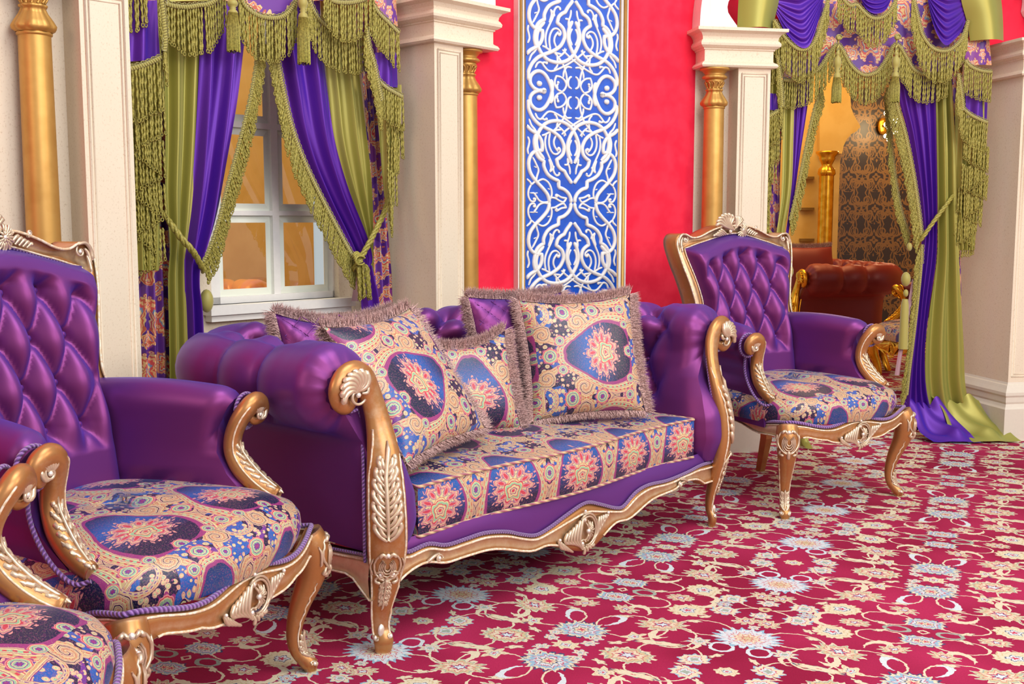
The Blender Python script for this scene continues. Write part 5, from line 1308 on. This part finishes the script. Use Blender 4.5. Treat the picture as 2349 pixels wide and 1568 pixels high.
swag(t, c3([(735, -30), (800, -60), (900, -70), (1010, -60)]), c3([(735, 85), (790, 195), (850, 262), (900, 290), (940, 260), (985, 130), (1020, -10)]))
swag(t, c3([(1225, -90), (1330, -110), (1430, -90)]), c3([(1238, -10), (1275, 55), (1330, 82), (1390, 60), (1425, -10)]), off=VO-.02)
swag(t, c3([(1640, -40), (1750, -60), (1850, -40)]), c3([(1640, -10), (1665, 110), (1700, 210), (1750, 272), (1800, 240), (1850, 180), (1876, 100)]))
fringe(t, SCc, c3([(718, 120), (745, 170), (790, 235), (845, 285), (890, 300), (940, 280), (975, 225), (1005, 130), (1030, 50), (1050, -20)]), VO-.045, lambda t: .125+.02*sin(pi*t))
fringe(t, SCc, c3([(1105, -40), (1135, 0), (1175, 35), (1215, 30), (1245, 60), (1290, 100), (1335, 112), (1385, 95), (1425, 50), (1455, -10)]), VO-.06, lambda t: .10+.025*sin(pi*t))
fringe(t, SCc, c3([(1548, -30), (1575, 80), (1600, 190), (1640, 260), (1690, 300), (1760, 305), (1820, 265), (1860, 200), (1885, 120)]), VO-.045, lambda t: .125+.02*sin(pi*t))
for a_, b_ in (((1697, -60), (1790, -60)), ((2202, -60), (2298, -60))):
    lft, rgt = ([(1697, -60), (1694, 0), (1692, 40), (1691, 66)], [(1792, -60), (1787, 0), (1778, 40), (1772, 70)]) if a_[0] < 1800 else ([(2200, -60), (2205, 0), (2218, 50), (2226, 99)], [(2288, -60), (2297, 0), (2301, 50), (2302, 94)])
    add_panel(t, 'green_roll', 'green', SCc, lft, rgt, VO-.015, .5, 0, bulge=.055, nx=26, ny=30)
tassel(t, SCc, 1922, 86, 118, 176, 235, VO-.075, .021)
tassel(t, SCc, 2056, 85, 118, 174, 234, VO-.075, .021)
t = thing('jabot', 'stepped tail of bullion rows right of the doorway ending above the skirting', 'curtain', (SCc.O[0], SCc.O[1], 0), SCc.rz, 'doorway tails')
add_panel(t, 'print_top', 'print', SCc, c3([(1870, 230), (1872, 390)]), c3([(2018, 230), (2030, 440)]), VO+.0, .8, .012, nx=20, ny=12)
add_panel(t, 'purple_patch', 'velvet', SCc, c3([(1872, 540), (1876, 600), (1880, 720)]), c3([(2000, 540), (2008, 620), (2006, 760)]), VO+.01, 1.1, .014, nx=20, ny=16)
add_panel(t, 'green_tail', 'green', SCc, c3([(1816, 560), (1812, 800), (1806, 1000), (1808, 1180), (1830, 1500)]), c3([(2000, 560), (1995, 900), (1975, 1100), (1935, 1300), (1920, 1500)]), VO+.03, 3, .014)
fringe(t, SCc, c3([(1862, 362), (1900, 400), (1960, 425), (2024, 432)]), VO-.03, lambda t: .135)
fringe(t, SCc, c3([(1822, 440), (1836, 520), (1846, 600), (1852, 660)]), VO-.05, lambda t: .13, sp=.010)
fringe(t, SCc, c3([(1852, 652), (1900, 690), (1950, 715), (1998, 735)]), VO-.03, lambda t: .14)
ROWS = []
for k, (x0, y0, x1, y1) in enumerate(((1862, 800, 2008, 880), (1870, 1010, 1990, 930), (1852, 980, 2000, 1050), (1862, 1160, 1972, 1090), (1832, 1120, 1968, 1210), (1830, 1320, 1942, 1240), (1812, 1260, 1932, 1350), (1812, 1400, 1925, 1380))):
    q = c3([(x0, y0), (x1, y1)]); ROWS.append((q[0][0], q[0][1], q[1][0], q[1][1], .115))
cascade(t, SCc, ROWS, VO+.05, .0105)
t = thing('jabot', 'stepped tail of bullion rows left of the doorway half hidden by the marble pier', 'curtain', (SCc.O[0], SCc.O[1], 0), SCc.rz, 'doorway tails')
add_panel(t, 'purple_patch', 'velvet', SCc, c3([(664, 560), (664, 720)]), c3([(735, 500), (748, 660)]), VO, 1.2, .012, nx=20, ny=14)
add_panel(t, 'green_tail', 'green', SCc, c3([(664, 300), (664, 1000), (664, 1350)]), c3([(760, 300), (745, 900), (700, 1000), (690, 1350)]), VO+.035, 2, .012)
fringe(t, SCc, c3([(664, 330), (700, 320), (730, 300), (775, 250)]), VO-.02, lambda t: .15)
fringe(t, SCc, c3([(736, 330), (750, 430), (762, 540), (768, 640)]), VO-.04, .09, sp=.010)
fringe(t, SCc, c3([(664, 725), (690, 700), (730, 675), (770, 655)]), VO-.03, .135)
ROWS = []
for k, (x0, y0, x1, y1) in enumerate(((664, 850, 752, 800), (664, 900, 730, 940), (664, 1060, 700, 1040), (664, 1120, 692, 1150), (664, 1210, 690, 1230))):
    q = c3([(x0, y0), (x1, y1)]); ROWS.append((q[0][0], q[0][1], q[1][0], q[1][1], .12))
cascade(t, SCc, ROWS, VO+.05, .0105)

# ---------------------------------------------------------------- rooms seen through the doorway and the window
def ray(px, py, Y):
    u = (px-1174.5)/F_PX; v = -(py-784)/F_PX; k = Y/(_cp+v*_sp); return (u*k, Y, CAM_H+(-_sp+v*_cp)*k)
M['orange'] = m_satin('orange_satin', '#d07a20', '#f0a850', rough=.4, metal=.2)
M['gilt2'] = M['brightgold']
def recolour(o, mp):
    for c_ in [o]+list(o.children_recursive):
        if c_.type == 'MESH' and c_.material_slots and c_.material_slots[0].material:
            for a, b in mp.items():
                if c_.material_slots[0].material == M[a]:
                    c_.material_slots[0].link = 'OBJECT'; c_.material_slots[0].material = M[b]; break
GOLDMAP = {'gilt': 'brightgold', 'carve': 'brightgold', 'line': 'brightgold', 'piping': 'brightgold'}
# far wall with damask paper
g = G(); x0 = ray(1925, 400, 10.6)[0]; g.box(x0-.6, 6.5, 10.6, 10.7, 0, 3.6); struct(g.o('wall_damask', 'damask', smooth=False))
# yellow pier with a scalloped bracket, column, and a slotted wall left of it
xa, xb = ray(1838, 400, 9.7)[0], ray(1926, 400, 9.7)[0]
g = G(); g.box(xa-1.6, xb, 9.7, 10.55, 0, 3.4); yp = struct(g.o('wall_yellow_pier', 'yellowwall', smooth=False))
g = G(); pts = [ray(x, y, 9.62) for x, y in ((1880, 352), (1932, 352), (1935, 335), (1942, 320), (1952, 308), (1966, 300), (1974, 290), (1966, 276), (1958, 262), (1952, 245), (1950, 200), (1880, 200))]
g.prism(pts, (0, .5, 0)); struct(g.o('trim_yellow_arch', 'yellowwall', smooth=False))
g = G()
for y in (405, 476, 547):
    a, b = ray(1834, y, 9.69), ray(1866, y+6, 9.69); g = G(); g.box(a[0], b[0], 9.66, 9.72, b[2], a[2]); g.o('wall_slot', m_plain('slot_shadow_gap', '#8a6420', .8) if 'slot' not in M else M['slot'], yp, smooth=False)
q = ray(1893, 500, 9.45)
t = thing('gilt_column', 'gilt column in the yellow back room seen through the doorway', 'column', (q[0], 9.45, 0), 0)
zt = ray(1893, 347, 9.45)[2]
g = G(); g.lathe([(.062, .0), (.062, zt-.20)], 0, 0, 24); g.o('shaft', 'brightgold', t)
g = G(); g.lathe([(.060, zt-.21), (.070, zt-.19), (.064, zt-.15), (.042, zt-.12), (.050, zt-.10), (.070, zt-.06), (.066, zt-.05), (.095, zt-.015), (.095, zt), (0, zt)], 0, 0, 40, 10, (.12, zt-.2, zt-.12)); g.o('column_capital', 'brightgold', t)
g = G(); g.box(.8, 6.5, 5.95, 10.8, 2.9, 3.0); struct(g.o('ceiling', 'yellowwall', smooth=False))
g = G(); g.box(5.2, 5.3, 5.9, 10.7, 0, 3.0); struct(g.o('wall_right', 'yellowwall', smooth=False))
# wall lamp with crystal drops
q = ray(2042, 285, 10.35)
t = thing('wall_lamp', 'gold crystal wall lamp glowing on the damask wall beyond the doorway', 'lamp', q, 0)
g = G(); g.tube([(0, .2, 0), (0, .05, .0), (0, 0, .04)], .015, 8); g.ball((0, .2, 0), .05, 6, 1, .3, 1.6); g.o('bracket', 'brightgold', t)
g = G()
for k in range(9): g.ball((.05*cos(k*2.1), .04*sin(k*2.1), .14-.035*k), .028-.001*k, 5)
g.o('crystal_drops', 'glow', t, kind='stuff')
l = bpy.data.lights.new('wall_lamp_light', 'POINT'); l.energy = 14; l.color = (1, .75, .4); l.shadow_soft_size = .1; lo = bpy.data.objects.new('wall_lamp_light', l); col.objects.link(lo); lo.location = (q[0], q[1]-.25, q[2])
area('back_room_fill', (2.2, 8.6, 2.85), (2.2, 8.8, 0), 1.8, 1.8, 48, (1, .70, .30))  # unseen area light added to warm the back room
# maroon sofa and gilt armchair of the back room
s2 = dup(SOFA); s2.location = (1.96, 8.85, 0); s2.rotation_euler = (0, 0, R(-80)); s2['label'] = 'maroon tufted sofa with bright gold frame in the back room'
recolour(s2, dict(GOLDMAP, purple='maroon'))
a2 = dup(ARM); a2.location = (2.50, 7.05, 0); a2.rotation_euler = (0, 0, R(-80)); a2['label'] = 'bright gold armchair peeping out beside the doorway curtain in the back room'
if 'group' in a2: del a2['group']
recolour(a2, dict(GOLDMAP, purple='maroon'))
p2 = make_pillow('pink satin cushion lying on the maroon sofa in the back room', .42, .12, 'pinksatin' if 'pinksatin' in M else 'maroon', 'tl', False, seed=11)
q = ray(1858, 622, 8.5); p2.location = q; p2.rotation_euler = (R(-25), 0, R(8))
# room behind the window; sofa and fur cushion stand in for reflections in the panes
g = G(); g.box(-3.6, 1.4, 2.7, 2.8, 0, 3.2); SA.place(struct(g.o('wall_yellow', 'yellowwall', smooth=False)))
area('window_room_fill', SA.world(-.9, 1.3, 2.9), SA.world(-.8, 2.4, .9), 1.4, .6, 50, (1, .78, .45))  # added area light that brightens the yellow wall; no fixture stands here
w = SA.world(-.62, 1.45)
a3 = dup(SOFA); a3.location = (w[0], w[1], 0); a3.rotation_euler = (0, 0, SA.rz+R(8)); a3['label'] = 'orange tufted sofa behind the window panes, standing in for mixed reflections'
recolour(a3, dict(GOLDMAP, purple='orange'))
p3 = make_pillow('brown fur cushion behind the lower left window pane, standing in for reflections', .40, .13, 'hair', 'tl', False, seed=12); w = SA.world(-.86, 1.98); p3.location = (w[0], w[1], .70); p3.rotation_euler = (R(-22), 0, SA.rz+R(10))
